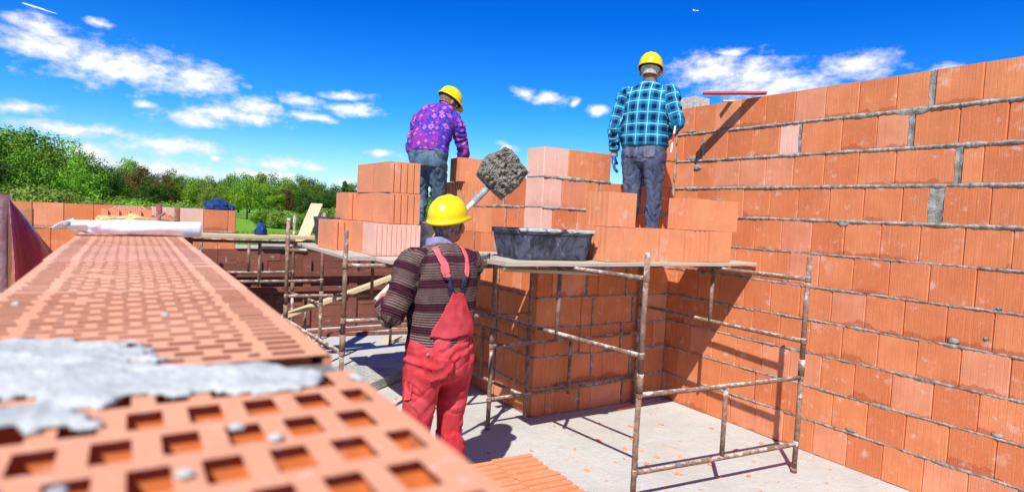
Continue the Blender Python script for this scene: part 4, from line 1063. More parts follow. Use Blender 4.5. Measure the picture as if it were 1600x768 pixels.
def floral():
    m, N = mat("patterned_purple_cotton", .85, .15); a, s = cloth_attr(N)
    v = N.n('ShaderNodeTexVoronoi', feature='F1', distance='MANHATTAN', ins={'Vector': a, 'Scale': 15.5, 'Randomness': .55}); d = v.outputs['Distance']
    sc = N.n('ShaderNodeSeparateColor', ins={0: v.outputs['Color']}).outputs
    hue = N.mix(N.m('GREATER_THAN', sc[0], .5), (.55, .02, .16), (.05, .03, .42))
    ring = N.ramp(d, [(.0, (.75, .05, .10)), (.13, (.07, .03, .42)), (.24, (.60, .36, .66)), (.34, (.55, .04, .20)), (.45, (.40, .16, .52)), (.56, (.045, .02, .26)), (.80, (.045, .03, .34))], 'CONSTANT')
    c = N.mix(.30, ring, hue)
    c = N.mix(N.m('MULTIPLY', N.ss(N.noise(a, 60, 3, .6), .5, .7), .25), c, (.5, .25, .55))
    put(N, c, N.noise(a, 500, 2, .5), .001); return m
def knit():
    m, N = mat("striped_knit_wool", .95, .08); a, s = cloth_attr(N)
    wob = N.m('MULTIPLY', N.noise(a, 5, 2, .5), .012); v = N.m('ADD', s.outputs[1], wob)
    band = N.m('FRACT', N.m('ADD', N.m('DIVIDE', v, .118), .30)); dark = N.m('SUBTRACT', 1.0, N.ss(N.m('ABSOLUTE', N.m('SUBTRACT', band, .5)), .15, .19))
    rows_ = N.m('SINE', N.m('MULTIPLY', v, 480.0)); rows3 = N.m('SINE', N.m('MULTIPLY', v, 470.0))
    sp = N.noise(N.n('ShaderNodeVectorMath', operation='MULTIPLY', ins={0: a, 1: (260, 420, 1)}).outputs[0], 1, 3, .7)
    f = N.ss(N.m('ADD', N.m('MULTIPLY', rows3, .12), sp), .36, .70)
    c = N.mix(f, (.060, .028, .030), (.28, .20, .18)); c = N.mix(N.m('MULTIPLY', dark, .90), c, (.055, .012, .026))
    h = N.m('ADD', N.m('MULTIPLY', rows_, .5), sp)
    put(N, c, h, .004); return m
def denim(name, c1, c2):
    m, N = mat(name, .85, .15); a, s = cloth_attr(N); w = objc(N)
    v = N.n('ShaderNodeVectorMath', operation='MULTIPLY', ins={0: w, 1: (1, 1, .35)}).outputs[0]
    c = N.mix(N.ramp(N.noise(v, 11, 5, .6), [(.35, 0.0), (.68, 1.0)]), c1, c2)
    c = N.mix(N.m('MULTIPLY', N.ss(N.noise(w, 22, 5, .7), .58, .72), .35), c, (.34, .36, .38))
    put(N, c, N.noise(w, 500, 2, .5), .0015); return m
DEN1 = denim("dark_dusty_denim", (.035, .045, .085), (.14, .165, .25)); DEN2 = denim("faded_denim", (.045, .085, .13), (.13, .20, .26))
REDC = simple("faded_red_twill", (.50, .030, .042), (.64, .085, .100), 9, .85, .002, 300, .15); REDS = simple("pink_red_webbing", (.78, .10, .13), (.82, .15, .17), 20)
KNIT = knit(); PLAID = plaid(); FLOR = floral()
BLUEG, N = mat("blue_dipped_glove", .55, .35); w_ = objc(N); put(N, N.mix(N.ss(N.noise(w_, 26, 5, .7), .50, .62), (.010, .13, .42), (.30, .48, .62)), N.noise(w_, 90, 3, .6), .003)
WRIST = simple("white_knit_cuff", (.62, .56, .52), (.75, .70, .66), 40)
GREYG = simple("grey_work_glove", (.10, .10, .16), (.38, .36, .38), 30, .85, .003, 80)

def fold_shirt(amp=.0055, f1=9, f2=17):
    def f(u, v, w, p_, sd):
        n_ = mnoise.noise((u*f1+sd, v*5+w*7, sd)); 
        if w == 0:   # torso: long soft vertical folds, blousing at the waist
            r_ = ridge(mnoise.noise((u*11+n_*1.2, v*3.0, sd+3)))*.7+ridge(mnoise.noise((u*6, v*9, sd+8)))*.5
            r_ -= .5*crease(mnoise.noise((u*7+v*3, v*5+n_, sd+30)))
            return amp*(r_-.3)+amp*.5*mnoise.noise((u*30, v*22, sd))
        r_ = ridge(mnoise.noise((u*7+v*4, v*f2+n_*1.5, sd+5)))-.55*crease(mnoise.noise((u*8-v*6, v*12+n_, sd+15)))
        return amp*1.15*(r_-.25)+amp*.35*mnoise.noise((u*40, v*40, sd))
    return f
def fold_leg(amp=.007):
    def f(u, v, w, p_, sd):
        k = .35+.9*math.exp(-((v-.55)/.10)**2)+.9*math.exp(-((v-.92)/.10)**2)+(.7*math.exp(-((v-.12)/.09)**2))
        n_ = mnoise.noise((u*8, v*4+w*5, sd))
        r_ = ridge(mnoise.noise((u*5+v*3+n_, v*15+n_*2.0, sd+w*3)))
        r2 = ridge(mnoise.noise((u*13+w, v*2.5, sd+9)))
        cz = crease(mnoise.noise((u*6+v*5+n_, v*9+n_*1.5, sd+11)))+.8*crease(mnoise.noise((u*9-v*7, v*7-n_, sd+21)))
        seam = .35*max(0, 1-abs(p_[0])/.006) if w == 0 and p_[1] < 0 else 0
        return amp*(k*.8*(r_-.3)+.35*(r2-.3)*(w > 0)-.42*cz-seam)
    return f

# ================================================================ man in plaid
loc = Vector((3.725, 3.87, ZP)); az_ = R(58)
def L_(w): return l2(loc, az_, w)
sp = std_spine(lean=R(4), curve=R(10), k=1, hip=.93)
arms = [[(-.195, .01, 1.405), (-.265, -.045, 1.12), (-.275, .02, .895)], [(.195, .01, 1.405), (.285, -.07, 1.145), (.17, .16, 1.06)]]
legs = [[(-.090, 0, .87), (-.095, .03, .47), (-.105, -.02, .09), (-.15, .15, 0)], [(.090, 0, .87), (.10, .035, .47), (.115, .0, .09), (.17, .16, 0)]]
pl = Fig("man in blue plaid shirt and jeans on the near platform, blue glove hanging down", loc, az_, sp, None, arms, legs, headM(Vector((0, .055, 1.615)), R(-5), R(-8)), SKIN, hair_mat("white_hair", (.48, .42, .37), (.70, .64, .58)))
def hp(mb, i): hand(mb, (-.276, .022, .885), (-.02, .10, -1), (-1, -.25, 0), -1, .30, i, .05); hand(mb, (.165, .17, 1.055), (-.55, .8, -.1), (.3, .2, .9), 1, .75, i)
pl.hands_ = hp; bd_ = pl.build(); bd_.scale = (.972,)*3; boots(pl)
SH = [(.150, .105), (.178, .128), (.184, .134), (.196, .142), (.192, .136), (.200, .134), (.192, .118), (.125, .088), (.066, .064)]
mb = MB(); pl.torso(mb, .014, 2, None, SH); pl.arm(mb, 0, .012, .90); pl.arm(mb, 1, .015, .9)
o = remesh(mb, "shirt", PLAID, .0085, bd_, 3); cloth_coords(o, pl.segs_shirt(), fold_shirt(.011), 1.3)
mb = MB(); limb(mb, [(pl.spine[8]+Vector((0, -.004, -.028)), .070, .070), (pl.spine[8]+Vector((0, .004, .006)), .066, .068), (pl.spine[8]+Vector((0, .012, .028)), .062, .066)], (1, 0, 0), .004, 24, 3); o = mb.build("collar", PLAID, bd_); cloth_coords(o, pl.segs_shirt()[:1], lambda *a: 0, 0)
mb = MB(); pl.torso(mb, .010, 0, 4, [(.15, .11), (.172, .124), (.166, .118), (.148, .108)]+[(.15, .1)]*5); pl.leg(mb, 0, .014); pl.leg(mb, 1, .014); ell(mb, (0, -.01, .835), (.11, .115, .075))
for s in (0, 1): H, K2, A2, T2 = [Vector(q) for q in legs[s]]; limb(mb, [(A2+Vector((0, 0, .12)), .058, .064), (A2+Vector((0, .0, -.03)), .060, .068)], (1, 0, 0), 0, 16, 3)
o = remesh(mb, "jeans", DEN1, .0085, bd_, 3); cloth_coords(o, pl.segs_legs(), fold_leg(.011), 4.1); jeans = o
mb = MB()
for s in (-1, 1):
    cx = s*.078; n = 7
    pt_ = lambda i, j: (cx+(i/n-.5)*.125*(1-.15*(1-j/n)), -.136-.014*math.cos((i/n-.5)*2.4)+abs(cx+(i/n-.5)*.12)*.17*0, .845+.145*j/n)
    for i in range(n):
        for j in range(n): mb.quad(pt_(i, j), pt_(i+1, j), pt_(i+1, j+1), pt_(i, j+1), smooth=True)
pk = mb.build("pocket", denim("worn_pocket_denim", (.07, .075, .12), (.20, .21, .28)), jeans, merge=True); md = pk.modifiers.new("t", 'SOLIDIFY'); md.thickness = .008; sw = pk.modifiers.new("w", 'SHRINKWRAP'); sw.target = jeans; sw.offset = .004
mb = MB(); limb(mb, [(pl.spine[3]+Vector((0, 0, -.055)), .166, .122), (pl.spine[3]+Vector((0, 0, -.022)), .164, .120)], (1, 0, 0), .0, 32, 3); mb.build("belt", simple("dark_leather_belt", (.02, .012, .012), (.05, .03, .03), 20, .5), bd_)
mb = MB(); hand(mb, (-.276, .022, .885), (-.02, .10, -1), (-1, -.25, 0), -1, .30, .0050, .05); remesh(mb, "glove", BLUEG, .0045, bd_, 2)
mb = MB(); mb.tube([(-.2755, .018, .945), (-.276, .021, .90), (-.276, .023, .865)], [.033, .032, .035], 18); mb.build("cuff", WRIST, bd_)
mb = MB(); mb.box((.155, -.125, .885), (.168, -.117, 1.10)); pc = mb.build("pencil", simple("red_white_pencil", (.6, .03, .05), (.85, .8, .78), 9, lo=.48, hi=.5)); pc.parent = None
pc.matrix_world = Matrix.Translation(loc) @ Matrix.Rotation(-az_, 4, 'Z') @ Matrix.Translation((.0, -.0, .0)) @ Matrix.Rotation(R(6), 4, 'Y'); tag(pc, "red and white pencil in the right jeans pocket of the man in plaid", "pencil")

# ================================================================ man in purple
loc = Vector((2.47, 5.52, 1.3205)); az_ = R(48)
sp = []
for z, y_ in zip([.76, .83, .90, 1.00, 1.10, 1.205, 1.30, 1.355, 1.395], [-.03, -.02, -.01, .02, .07, .135, .205, .255, .300]): sp.append(Vector((0, y_, z)))
arms = [[(-.19, .17, 1.255), (-.27, .175, .97), (-.12, .33, .80)], [(.19, .20, 1.255), (.245, .30, .985), (.18, .43, .80)]]
legs = [[(-.085, -.01, .84), (-.085, .05, .46), (-.09, -.03, .09), (-.13, .12, 0)], [(.088, -.01, .84), (.085, .10, .46), (.085, .05, .09), (.12, .22, 0)]]
pu = Fig("man in patterned purple shirt bending over a block behind the tall block stack", loc, az_, sp, None, arms, legs, headM(Vector((.03, .385, 1.475)), R(38), R(-30)), SKIND, hair_mat("short_brown_hair", (.14, .075, .05), (.30, .18, .13)), .97)
def hp2(mb, i): hand(mb, (-.115, .345, .79), (.3, .7, -.55), (-.5, -.1, .8), -1, .5, i); hand(mb, (.175, .445, .79), (-.1, .75, -.6), (.6, .2, .75), 1, .45, i)
pu.hands_ = hp2; bd_ = pu.build(); boots(pu)
mb = MB(); pu.torso(mb, .020, 2, None, [(.150, .105), (.175, .125), (.172, .125), (.172, .128), (.175, .125), (.188, .130), (.188, .120), (.130, .090), (.064, .062)]); pu.arm(mb, 0, .018, .92); pu.arm(mb, 1, .018, .92)
o = remesh(mb, "shirt", FLOR, .0085, bd_, 3); cloth_coords(o, pu.segs_shirt(), fold_shirt(.012), 2.3)
mb = MB(); limb(mb, [(pu.spine[8]+Vector((0, -.012, -.03)), .070, .066), (pu.spine[8]+Vector((.002, .010, .0)), .066, .066), (pu.spine[8]+Vector((.005, .028, .018)), .062, .064)], (1, 0, 0), .005, 24, 3); o = mb.build("collar", FLOR, bd_); cloth_coords(o, pu.segs_shirt()[:1], lambda *a: 0, 0)
mb = MB(); pu.torso(mb, .012, 0, 4, [(.15, .115), (.172, .128), (.166, .122), (.148, .108)]+[(.15, .1)]*5); pu.leg(mb, 0, .016); pu.leg(mb, 1, .016); ell(mb, (0, -.03, .80), (.11, .115, .075))
o = remesh(mb, "jeans", DEN2, .0085, bd_, 3); cloth_coords(o, pu.segs_legs(), fold_leg(.016), 7.7)
for args in (((-.115, .345, .79), (.3, .7, -.55), (-.5, -.1, .8), -1, .5), ((.175, .445, .79), (-.1, .75, -.6), (.6, .2, .75), 1, .45)):
    mb = MB(); hand(mb, *args, .003); remesh(mb, "glove", GREYG, .0045, bd_, 2)

# ================================================================ man in red
loc = Vector((1.425, 2.935, 0)); az_ = R(-8)
def L_(w): return l2(loc, az_, w)
H1 = Vector((1.145, 3.115, 1.205)); NK = Vector((1.945, 3.42, 1.835)); sd = (NK-H1).normalized()
HR = H1.lerp(NK, .50)
sp = std_spine(lean=R(3), curve=R(6), k=1, hip=.945)
arms = [[(-.195, .0, 1.425), L_((1.118, 2.885, 1.155)), L_(H1+Vector((-.01, -.075, .0)))], [(.19, .02, 1.42), L_((1.675, 3.13, 1.24)), L_(HR+Vector((.05, -.045, -.035)))]]
legs = [[(-.095, 0, .88), (-.11, .03, .48), (-.125, -.02, .09), (-.17, .13, 0)], [(.095, 0, .88), (.115, .04, .48), (.14, .01, .09), (.20, .16, 0)]]
rd = Fig("man in red dungarees and striped sweater on the floor, lifting a shovel", loc, az_, sp, None, arms, legs, headM(Vector((.055, .045, 1.632)), R(62), R(12)), SKIND, hair_mat("greying_brown_hair", (.10, .06, .045), (.34, .27, .23)))
def hp3(mb, i):
    a = L_(H1+Vector((-.01, -.060, .0))); hand(mb, a, (.25, .93, .10), (-.8, .2, .55), -1, 1.0, i, .02, .8)
    b = L_(HR+Vector((.05, -.040, -.035))); hand(mb, b, (-.62, .62, .45), (.45, .75, -.2), 1, 1.0, i, .02, .8)
rd.hands_ = hp3; bd_ = rd.build(); bd_.scale = (.985,)*3; boots(rd)
mb = MB(); rd.torso(mb, .012, 2, None, [(.150, .105), (.180, .130), (.178, .130), (.176, .132), (.182, .132), (.196, .134), (.198, .126), (.138, .098), (.070, .066)]); rd.arm(mb, 0, .018, .84); rd.arm(mb, 1, .016, .93)
o = remesh(mb, "sweater", KNIT, .0085, bd_, 3); cloth_coords(o, rd.segs_shirt(), fold_shirt(.010), 3.3); sweater = o
mb = MB(); limb(mb, [(rd.spine[8]+Vector((0, -.006, -.024)), .076, .074), (rd.spine[8]+Vector((0, .002, .006)), .070, .070), (rd.spine[8]+Vector((.002, .008, .030)), .064, .066)], (1, 0, 0), .004, 24, 3); mb.build("collar", simple("blue_grey_cotton", (.16, .16, .30), (.30, .30, .45), 16, .9, .004, 40), bd_)
mb = MB(); rd.torso(mb, .024, 0, 5, [(.16, .115), (.180, .132), (.172, .126), (.152, .116), (.150, .112)]+[(.15, .1)]*4); rd.leg(mb, 0, .014); rd.leg(mb, 1, .014); ell(mb, (0, -.01, .84), (.12, .125, .08))
for s in (0, 1): H, K2, A2, T2 = [Vector(q) for q in legs[s]]; limb(mb, [(K2, .070, .076), (A2+Vector((0, 0, .1)), .070, .078), (A2+Vector((0, .0, -.02)), .074, .084)], (1, 0, 0), 0, 16, 3)
o = remesh(mb, "dungarees", REDC, .0085, bd_, 3); cloth_coords(o, rd.segs_legs(), fold_leg(.0145), 5.7); dun = o
def drape(name, rows_, m, parent, target, off, th=.004):
    mb = MB(); n = len(rows_[0])
    for a, b in zip(rows_[:-1], rows_[1:]):
        for i in range(n-1): mb.quad(a[i], a[i+1], b[i+1], b[i], smooth=True)
    o = mb.build(name, m, parent, merge=True); s_ = o.modifiers.new("s", 'SUBSURF'); s_.levels = 1; s_.render_levels = 1
    w_ = o.modifiers.new("w", 'SHRINKWRAP'); w_.target = target; w_.offset = off; w_.wrap_method = 'NEAREST_SURFACEPOINT'; w_.wrap_mode = 'ABOVE_SURFACE'
    t_ = o.modifiers.new("t", 'SOLIDIFY'); t_.thickness = th; t_.offset = 1; return o
def strip(a, b, w0, w1, n=14, bow=0.0):
    a, b = Vector(a), Vector(b); d = (b-a).normalized(); x = d.cross(Vector((0, -1, 0))).normalized(); r_ = []
    for k in range(n+1):
        t = k/n; c = a.lerp(b, t); w = w0+(w1-w0)*t; r_.append([c-x*w/2, c, c+x*w/2])
    return r_
# back bib rising from the waist, then the crossed straps
rows_ = []
for k in range(15):
    t = k/14; z = 1.045+.235*t; w = (.31*(1-t)**1.3+.085); rows_.append([(w*(i/10-.5), -.17, z+.006*math.sin(i*1.3)) for i in range(11)])
drape("back_bib", rows_, REDC, dun, sweater, .006, .005)
for s, top_ in ((-1, (-.105, -.10, 1.49)), (1, (.105, -.10, 1.49))):
    st = bpy.data.objects.new("x", None)
    a = Vector(top_); b = Vector((s*.032, -.19, 1.262)); m1 = a.lerp(b, .52)+Vector((0, -.05, 0))
    drape("strap", strip(a+Vector((0, .04, .05)), m1, .042, .038), REDS, dun, sweater, .006)
    drape("strap", strip(m1, b, .036, .030), simple("navy_elastic", (.010, .012, .035), (.03, .035, .07), 30) if s < 0 else bpy.data.materials["navy_elastic"], dun, sweater, .005)
rows_ = []
for k in range(9):
    t = k/8; rows_.append([(-.155+.135*i/8, -.17, .80+.13*t+.035*(1-i/8)*t) for i in range(9)])
drape("back_pocket", rows_, REDC, dun, dun, .004, .006)
rows_ = []
for k in range(7):
    t = k/6; rows_.append([(-.30, -.09+.10*i/6, .70+.10*t) for i in range(7)])
drape("thigh_pocket", rows_, REDC, dun, dun, .004, .004)
mb = MB(); ell(mb, (-.150, -.120, .965), (.008, .004, .008)); mb.build("button", BUCK, dun)
sw = dun.children[-1].modifiers.new("w", 'SHRINKWRAP'); sw.target = dun; sw.offset = .004
# ---------------------------------------------------------------- shovel
shv = thing("shovel", "shovel heaped with grey mortar, lifted by the man in red", "shovel", H1)
mb = MB(); a = H1-sd*.035; mb.tube([(a+(NK-a)*(k/10))-H1 for k in range(11)], [.0150]*8+[.016, .018, .019], 14); mb.build("handle", simple("smeared_pale_wood", (.52, .44, .34), (.72, .68, .62), 20, .7, .002, 60), shv)
mb = MB(); mb.tube([NK-sd*.16-H1, NK-sd*.02-H1, NK+sd*.04-H1], [.021, .021, .012], 14); mb.build("socket", BUCK, shv)
vd = (NK-Vector((0, 0, 1.677))).normalized(); ax = (sd-vd*sd.dot(vd)).normalized(); ax = (ax+vd*.12).normalized(); lt = ax.cross(vd).normalized(); nm = lt.cross(ax).normalized()
if nm.dot(vd) > 0: nm = -nm
BM = lambda x, y, z: NK-H1+lt*x+ax*y+nm*z
mb = MB(); n = 12
for i in range(n):
    for j in range(n):
        q = lambda i, j: BM((i/n-.5)*.24, .01+.27*j/n, .03*abs(i/n-.5)**2*3-.02)
        mb.quad(q(i, j), q(i+1, j), q(i+1, j+1), q(i, j+1), smooth=True)
o = mb.build("blade", BUCK, shv, merge=True); o.modifiers.new("t", 'SOLIDIFY').thickness = .003
mb = MB(); n = 56; Gm = {}
for i in range(n+1):
    for j in range(n+1):
        u, v = 2*i/n-1, 2*j/n-1
        rr2 = max(abs(u), abs(v)); ang_ = math.atan2(v, u)
        edge = 1+.16*mnoise.noise((math.cos(ang_)*1.5, math.sin(ang_)*1.5, 4))+.035*mnoise.noise((math.cos(ang_)*7, math.sin(ang_)*7, 1))
        k = edge*(1-.17*(abs(u*v))**1.5)
        h = .062*max(0, (1-rr2**3.2))**.5
        nz = ridge(mnoise.noise((u*2.6, v*2.6, 2)))*.016+ridge(mnoise.noise((u*5, v*5, 12)))*.008+ridge(mnoise.noise((u*10, v*10, 7)))*.0065+mnoise.noise((u*24, v*24, 3))*.0035
        Gm[i, j] = BM(u*.137*k, .145+v*.145*k, -.006+h+nz*(.35+min(1, h*30)))
for i in range(n):
    for j in range(n): mb.quad(Gm[i, j], Gm[i+1, j], Gm[i+1, j+1], Gm[i, j+1], smooth=True)
# underside
mb.quad(Gm[0, 0], Gm[0, n], Gm[n, n], Gm[n, 0])
o = mb.build("mortar_heap", MORTW, shv)
# ================================================================== vegetation
def leaf_mat(name, c1, c2, c3):
    m, N = mat(name, .65, .25); rnd = N.n('ShaderNodeAttribute', attribute_name='rnd').outputs['Fac']; oi = N.n('ShaderNodeObjectInfo').outputs['Random']
    c = N.mix(rnd, c1, c2); c = N.mix(N.m('MULTIPLY', N.m('GREATER_THAN', N.m('FRACT', N.m('MULTIPLY', rnd, 13.7)), .72), .8), c, c3)
    c = N.n('ShaderNodeHueSaturation', ins={'Hue': N.m('ADD', .485, N.m('MULTIPLY', oi, .03)), 'Saturation': 1.0, 'Value': N.m('ADD', .75, N.m('MULTIPLY', oi, .5)), 'Color': c}).outputs[0]
    put(N, c); tr = N.n('ShaderNodeBsdfTranslucent', ins={'Color': c}); mx_ = N.n('ShaderNodeMixShader', ins={0: .35, 1: N.b.outputs[0], 2: tr.outputs[0]})
    out = [q for q in N.t.nodes if q.type == 'OUTPUT_MATERIAL'][0]; N.t.links.new(mx_.outputs[0], out.inputs[0]); return m
LF = {'bright': leaf_mat("spring_leaves", (.13, .28, .016), (.22, .41, .024), (.32, .52, .045)), 'mid': leaf_mat("green_leaves", (.075, .18, .012), (.14, .28, .018), (.23, .38, .035)),
      'dark': leaf_mat("dark_leaves", (.034, .085, .012), (.06, .145, .018), (.11, .22, .026)), 'rust': leaf_mat("copper_leaves", (.10, .055, .018), (.17, .085, .025), (.12, .15, .02)),
      'yellow': leaf_mat("yellow_green_leaves", (.16, .26, .028), (.24, .34, .045), (.30, .42, .08))}
BARK = simple("bark", (.05, .042, .034), (.12, .105, .085), 6, .9, .02, 20, stretch=(1, 1, .2))
BARKP = simple("pale_bark", (.16, .14, .11), (.34, .31, .27), 6, .9, .02, 20, stretch=(1, 1, .2))
def crown_mesh(seed, kind, leaves=5200, clumps=34):
    rg = random.Random(seed); mb = MB(); C = []
    for k in range(clumps):
        while True:
            x, y, z = rg.uniform(-1, 1), rg.uniform(-1, 1), rg.uniform(-1, 1)
            if x*x+y*y+z*z < 1: break
        if kind == 'round': px, py, pz, r = x*.34, y*.34, .53+z*.38, rg.uniform(.09, .15)
        elif kind == 'tall': w = .22*(1-abs(z)**2*.5); px, py, pz, r = x*w, y*w, .54+z*.42, rg.uniform(.07, .12)
        elif kind == 'cone': h = rg.random(); w = .24*(1-h)+.02; px, py, pz, r = x*w, y*w, .10+h*.86, .05+.05*(1-h)
        else: px, py, pz, r = x*.46, y*.46, .42+z*.32, rg.uniform(.14, .22)
        C.append((px, py, pz, r))
    for k in range(leaves):
        cx, cy, cz, r = C[k % clumps]
        d = Vector((rg.gauss(0, 1), rg.gauss(0, 1), rg.gauss(0, 1)*.8+.15)).normalized(); q = Vector((cx, cy, cz))+d*r*rg.uniform(.55, 1.12)*Vector((1, 1, .8)).length/1.62
        if kind != 'bush': q.z = max(q.z, .05)
        else: q.z = max(q.z, .0)
        s = .0125*rg.uniform(.6, 1.5)*(1.45 if kind == 'bush' else 1.0); n_ = (d+Vector((rg.uniform(-1, 1), rg.uniform(-1, 1), rg.uniform(-.4, 1)))*.8).normalized()
        a = n_.orthogonal().normalized(); a.rotate(Matrix.Rotation(rg.uniform(0, 6.28), 3, n_)); b = n_.cross(a)
        # a bent leaf clump: three faces round a raised middle
        rv = rg.random(); p1, p2, p3, p4 = q-a*s, q+b*s*.8, q+a*s, q-b*s*.8
        mb.quad(p1, p4, p3, p2, r=rv)
    return mb, C
def trunk_mb(C, seed, h0=.12, kind='round'):
    rg = random.Random(seed+5); mb = MB(); base = .017 if kind != 'cone' else .012
    mb.tube([(0, 0, -.01), (.004, .003, .2), (.01, -.004, .45), (.006, .004, .85)], [base*1.3, base, base*.7, .003], 8)
    for k in range(9):
        cx, cy, cz, r = C[(k*3) % len(C)]; z0 = min(cz-.04, rg.uniform(.16, .5)); z0 = max(.08, z0)
        mb.tube([(.006, 0, z0), (cx*.45, cy*.45, (z0+cz)/2), (cx, cy, cz)], [.007, .005, .002], 6)
    return mb
PROT = {}
def proto(key):
    if key in PROT: return PROT[key]
    kind, lf, seed = key
    mb, C = crown_mesh(seed, kind, 9000 if kind == 'bush' else 8000, 46 if kind != 'bush' else 40); cme = mb.build("crown", LF[lf]); tme = None
    t = trunk_mb(C, seed, kind=kind).build("trunk", BARKP if lf == 'rust' else BARK)
    PROT[key] = (cme.data, t.data); bpy.data.objects.remove(cme); bpy.data.objects.remove(t); return PROT[key]
def tree(name, key, x, y, h, w, rz, label, cat, group, parts=True):
    cd, td = proto(key); root = thing(name, label, cat, (x, y, -.62), rz, group); root.scale = (h*w, h*w, h)
    c = bpy.data.objects.new("foliage" if key[0] == 'bush' else "crown", cd); col.objects.link(c); c.parent = root
    if parts: t = bpy.data.objects.new("stem" if key[0] == 'bush' else "trunk", td); col.objects.link(t); t.parent = root
    return root
rgt = random.Random(99)
def dirp(azd, d): return d*math.sin(R(azd)), d*math.cos(R(azd))
LBL = {'bright': 'bright green', 'mid': 'mid-green', 'dark': 'dark green', 'rust': 'copper-brown', 'yellow': 'yellow-green'}
def put_tree(azd, d, ztop, kind, lf, w, label, group, name=None):
    x, y = dirp(azd, d); h = ztop*1.0+.62; nm = name or {'round': 'broadleaf_tree', 'tall': 'tall_tree', 'cone': 'conifer', 'bush': 'bush'}[kind]
    return tree(nm, (kind, lf, rgt.randrange(3) if kind in ('round', 'tall', 'bush') else 0), x, y, h, w, rgt.uniform(0, 6.28), label, 'bush' if kind == 'bush' else 'tree', group)
# az of pixel column x: about -8 deg at x=0, 31 at x=800, horizon z = 1.68; ztop from the angle above the horizon
def top(angle_deg, d): return 1.677+d*math.tan(R(angle_deg))
# tall wood on the left: az -14 .. -1, tops 5.3 .. 3 deg above the horizon
GL1 = "tall trees of the wood at the left edge"
for k, (a, d, t, lf, kd, w) in enumerate([(a_, d_, t_*.92, l_, k_, w__) for a_, d_, t_, l_, k_, w__ in [(-13, 62, 6.0, 'mid', 'round', 1.0), (-10.5, 70, 6.2, 'dark', 'tall', 1.1), (-8.6, 60, 5.5, 'mid', 'round', .9), (-7.2, 66, 5.2, 'bright', 'round', .85), (-6.0, 72, 5.0, 'mid', 'tall', 1.1), (-4.9, 64, 4.7, 'mid', 'round', .85), (-3.7, 70, 4.5, 'bright', 'round', .85), (-2.9, 66, 3.7, 'mid', 'round', .8), (-2.0, 74, 3.0, 'dark', 'round', .9), (-1.1, 80, 2.4, 'mid', 'round', .9), (-9.5, 52, 3.8, 'dark', 'round', .9), (-6.4, 54, 3.6, 'mid', 'round', .9), (-3.4, 56, 2.9, 'bright', 'round', .9)]]):
    put_tree(a, d, top(t, d), kd, lf, w, "%s tree of the left wood, %s" % (LBL[lf], ["just outside its edge", "behind its left end", "first from the left edge of the picture", "tall one with a light crown", "tallest narrow one behind", "beside the tall light crown", "light crown near the wood's right slope", "on the right slope of the wood", "low dark one at its right foot", "last and lowest on the right", "dark one standing in front", "in front of the tallest part", "bright one in front of the right slope"][k]), GL1)
# copper trees
GC = "copper and dark trees beside the left wood"
for k, (a, d, t, lf, kd, w) in enumerate([(-.4, 105, 2.2, 'rust', 'round', .9), (.9, 112, 2.55, 'rust', 'round', .9), (2.1, 106, 2.1, 'rust', 'round', .95), (2.9, 115, 2.4, 'dark', 'round', .9), (.2, 120, 3.1, 'bright', 'round', .9), (1.4, 92, 1.6, 'dark', 'round', 1.0), (-1.2, 96, 2.2, 'dark', 'tall', 1.1)]):
    put_tree(a, d, top(t, d), kd, lf, w, "%s tree right of the tall wood, %s" % (LBL[lf], ["leftmost copper one", "tallest copper one", "rightmost copper one", "dark one at the right", "bright one rising behind the copper trees", "low dark one in front", "narrow dark one against the left wood"][k]), GC)
# middle treeline
GM2 = "trees of the long treeline across the meadow"
kinds = ['round', 'round', 'tall', 'round']; k = 0
azs = []; a = 3.2
while a < 41: azs.append(a); a += rgt.uniform(.62, .95)
ONES = 'first second third fourth fifth sixth seventh eighth ninth tenth eleventh twelfth thirteenth fourteenth fifteenth sixteenth seventeenth eighteenth nineteenth'.split()
def ordw(n):
    if n < 20: return ONES[n-1]
    t = {2: 'twent', 3: 'thirt', 4: 'fort', 5: 'fift'}[n//10]
    return t+'ieth' if n % 10 == 0 else t+'y-'+ONES[n % 10-1]
words1 = ["rounded", "broad", "loose", "dense", "ragged", "narrow", "low", "tall", "full", "sparse", "spreading", "leaning"]
for k, a in enumerate(azs):
    d = rgt.uniform(105, 135)
    prof = np.interp(a, [3, 5, 6.5, 8, 11, 14, 16, 18, 21, 24, 27, 30, 41], [2.3, 2.3, 1.9, 2.8, 2.6, 2.5, 2.1, 2.3, 2.1, 2.2, 2.0, 2.3, 2.0])
    t = prof*rgt.uniform(.82, 1.05); lf = rgt.choice(['bright', 'bright', 'mid', 'mid', 'dark', 'yellow'] if a < 13 else ['mid', 'dark', 'dark', 'mid', 'bright', 'dark'])
    if 19.0 < a < 21.5: lf = 'bright'
    put_tree(a, d, top(t, d), rgt.choice(kinds) if lf != 'dark' else rgt.choice(['round', 'cone', 'round']), lf, rgt.uniform(.85, 1.1), "%s %s tree in the treeline, %s from its left end" % (words1[k % 12], LBL[lf], ordw(k+1)), GM2)
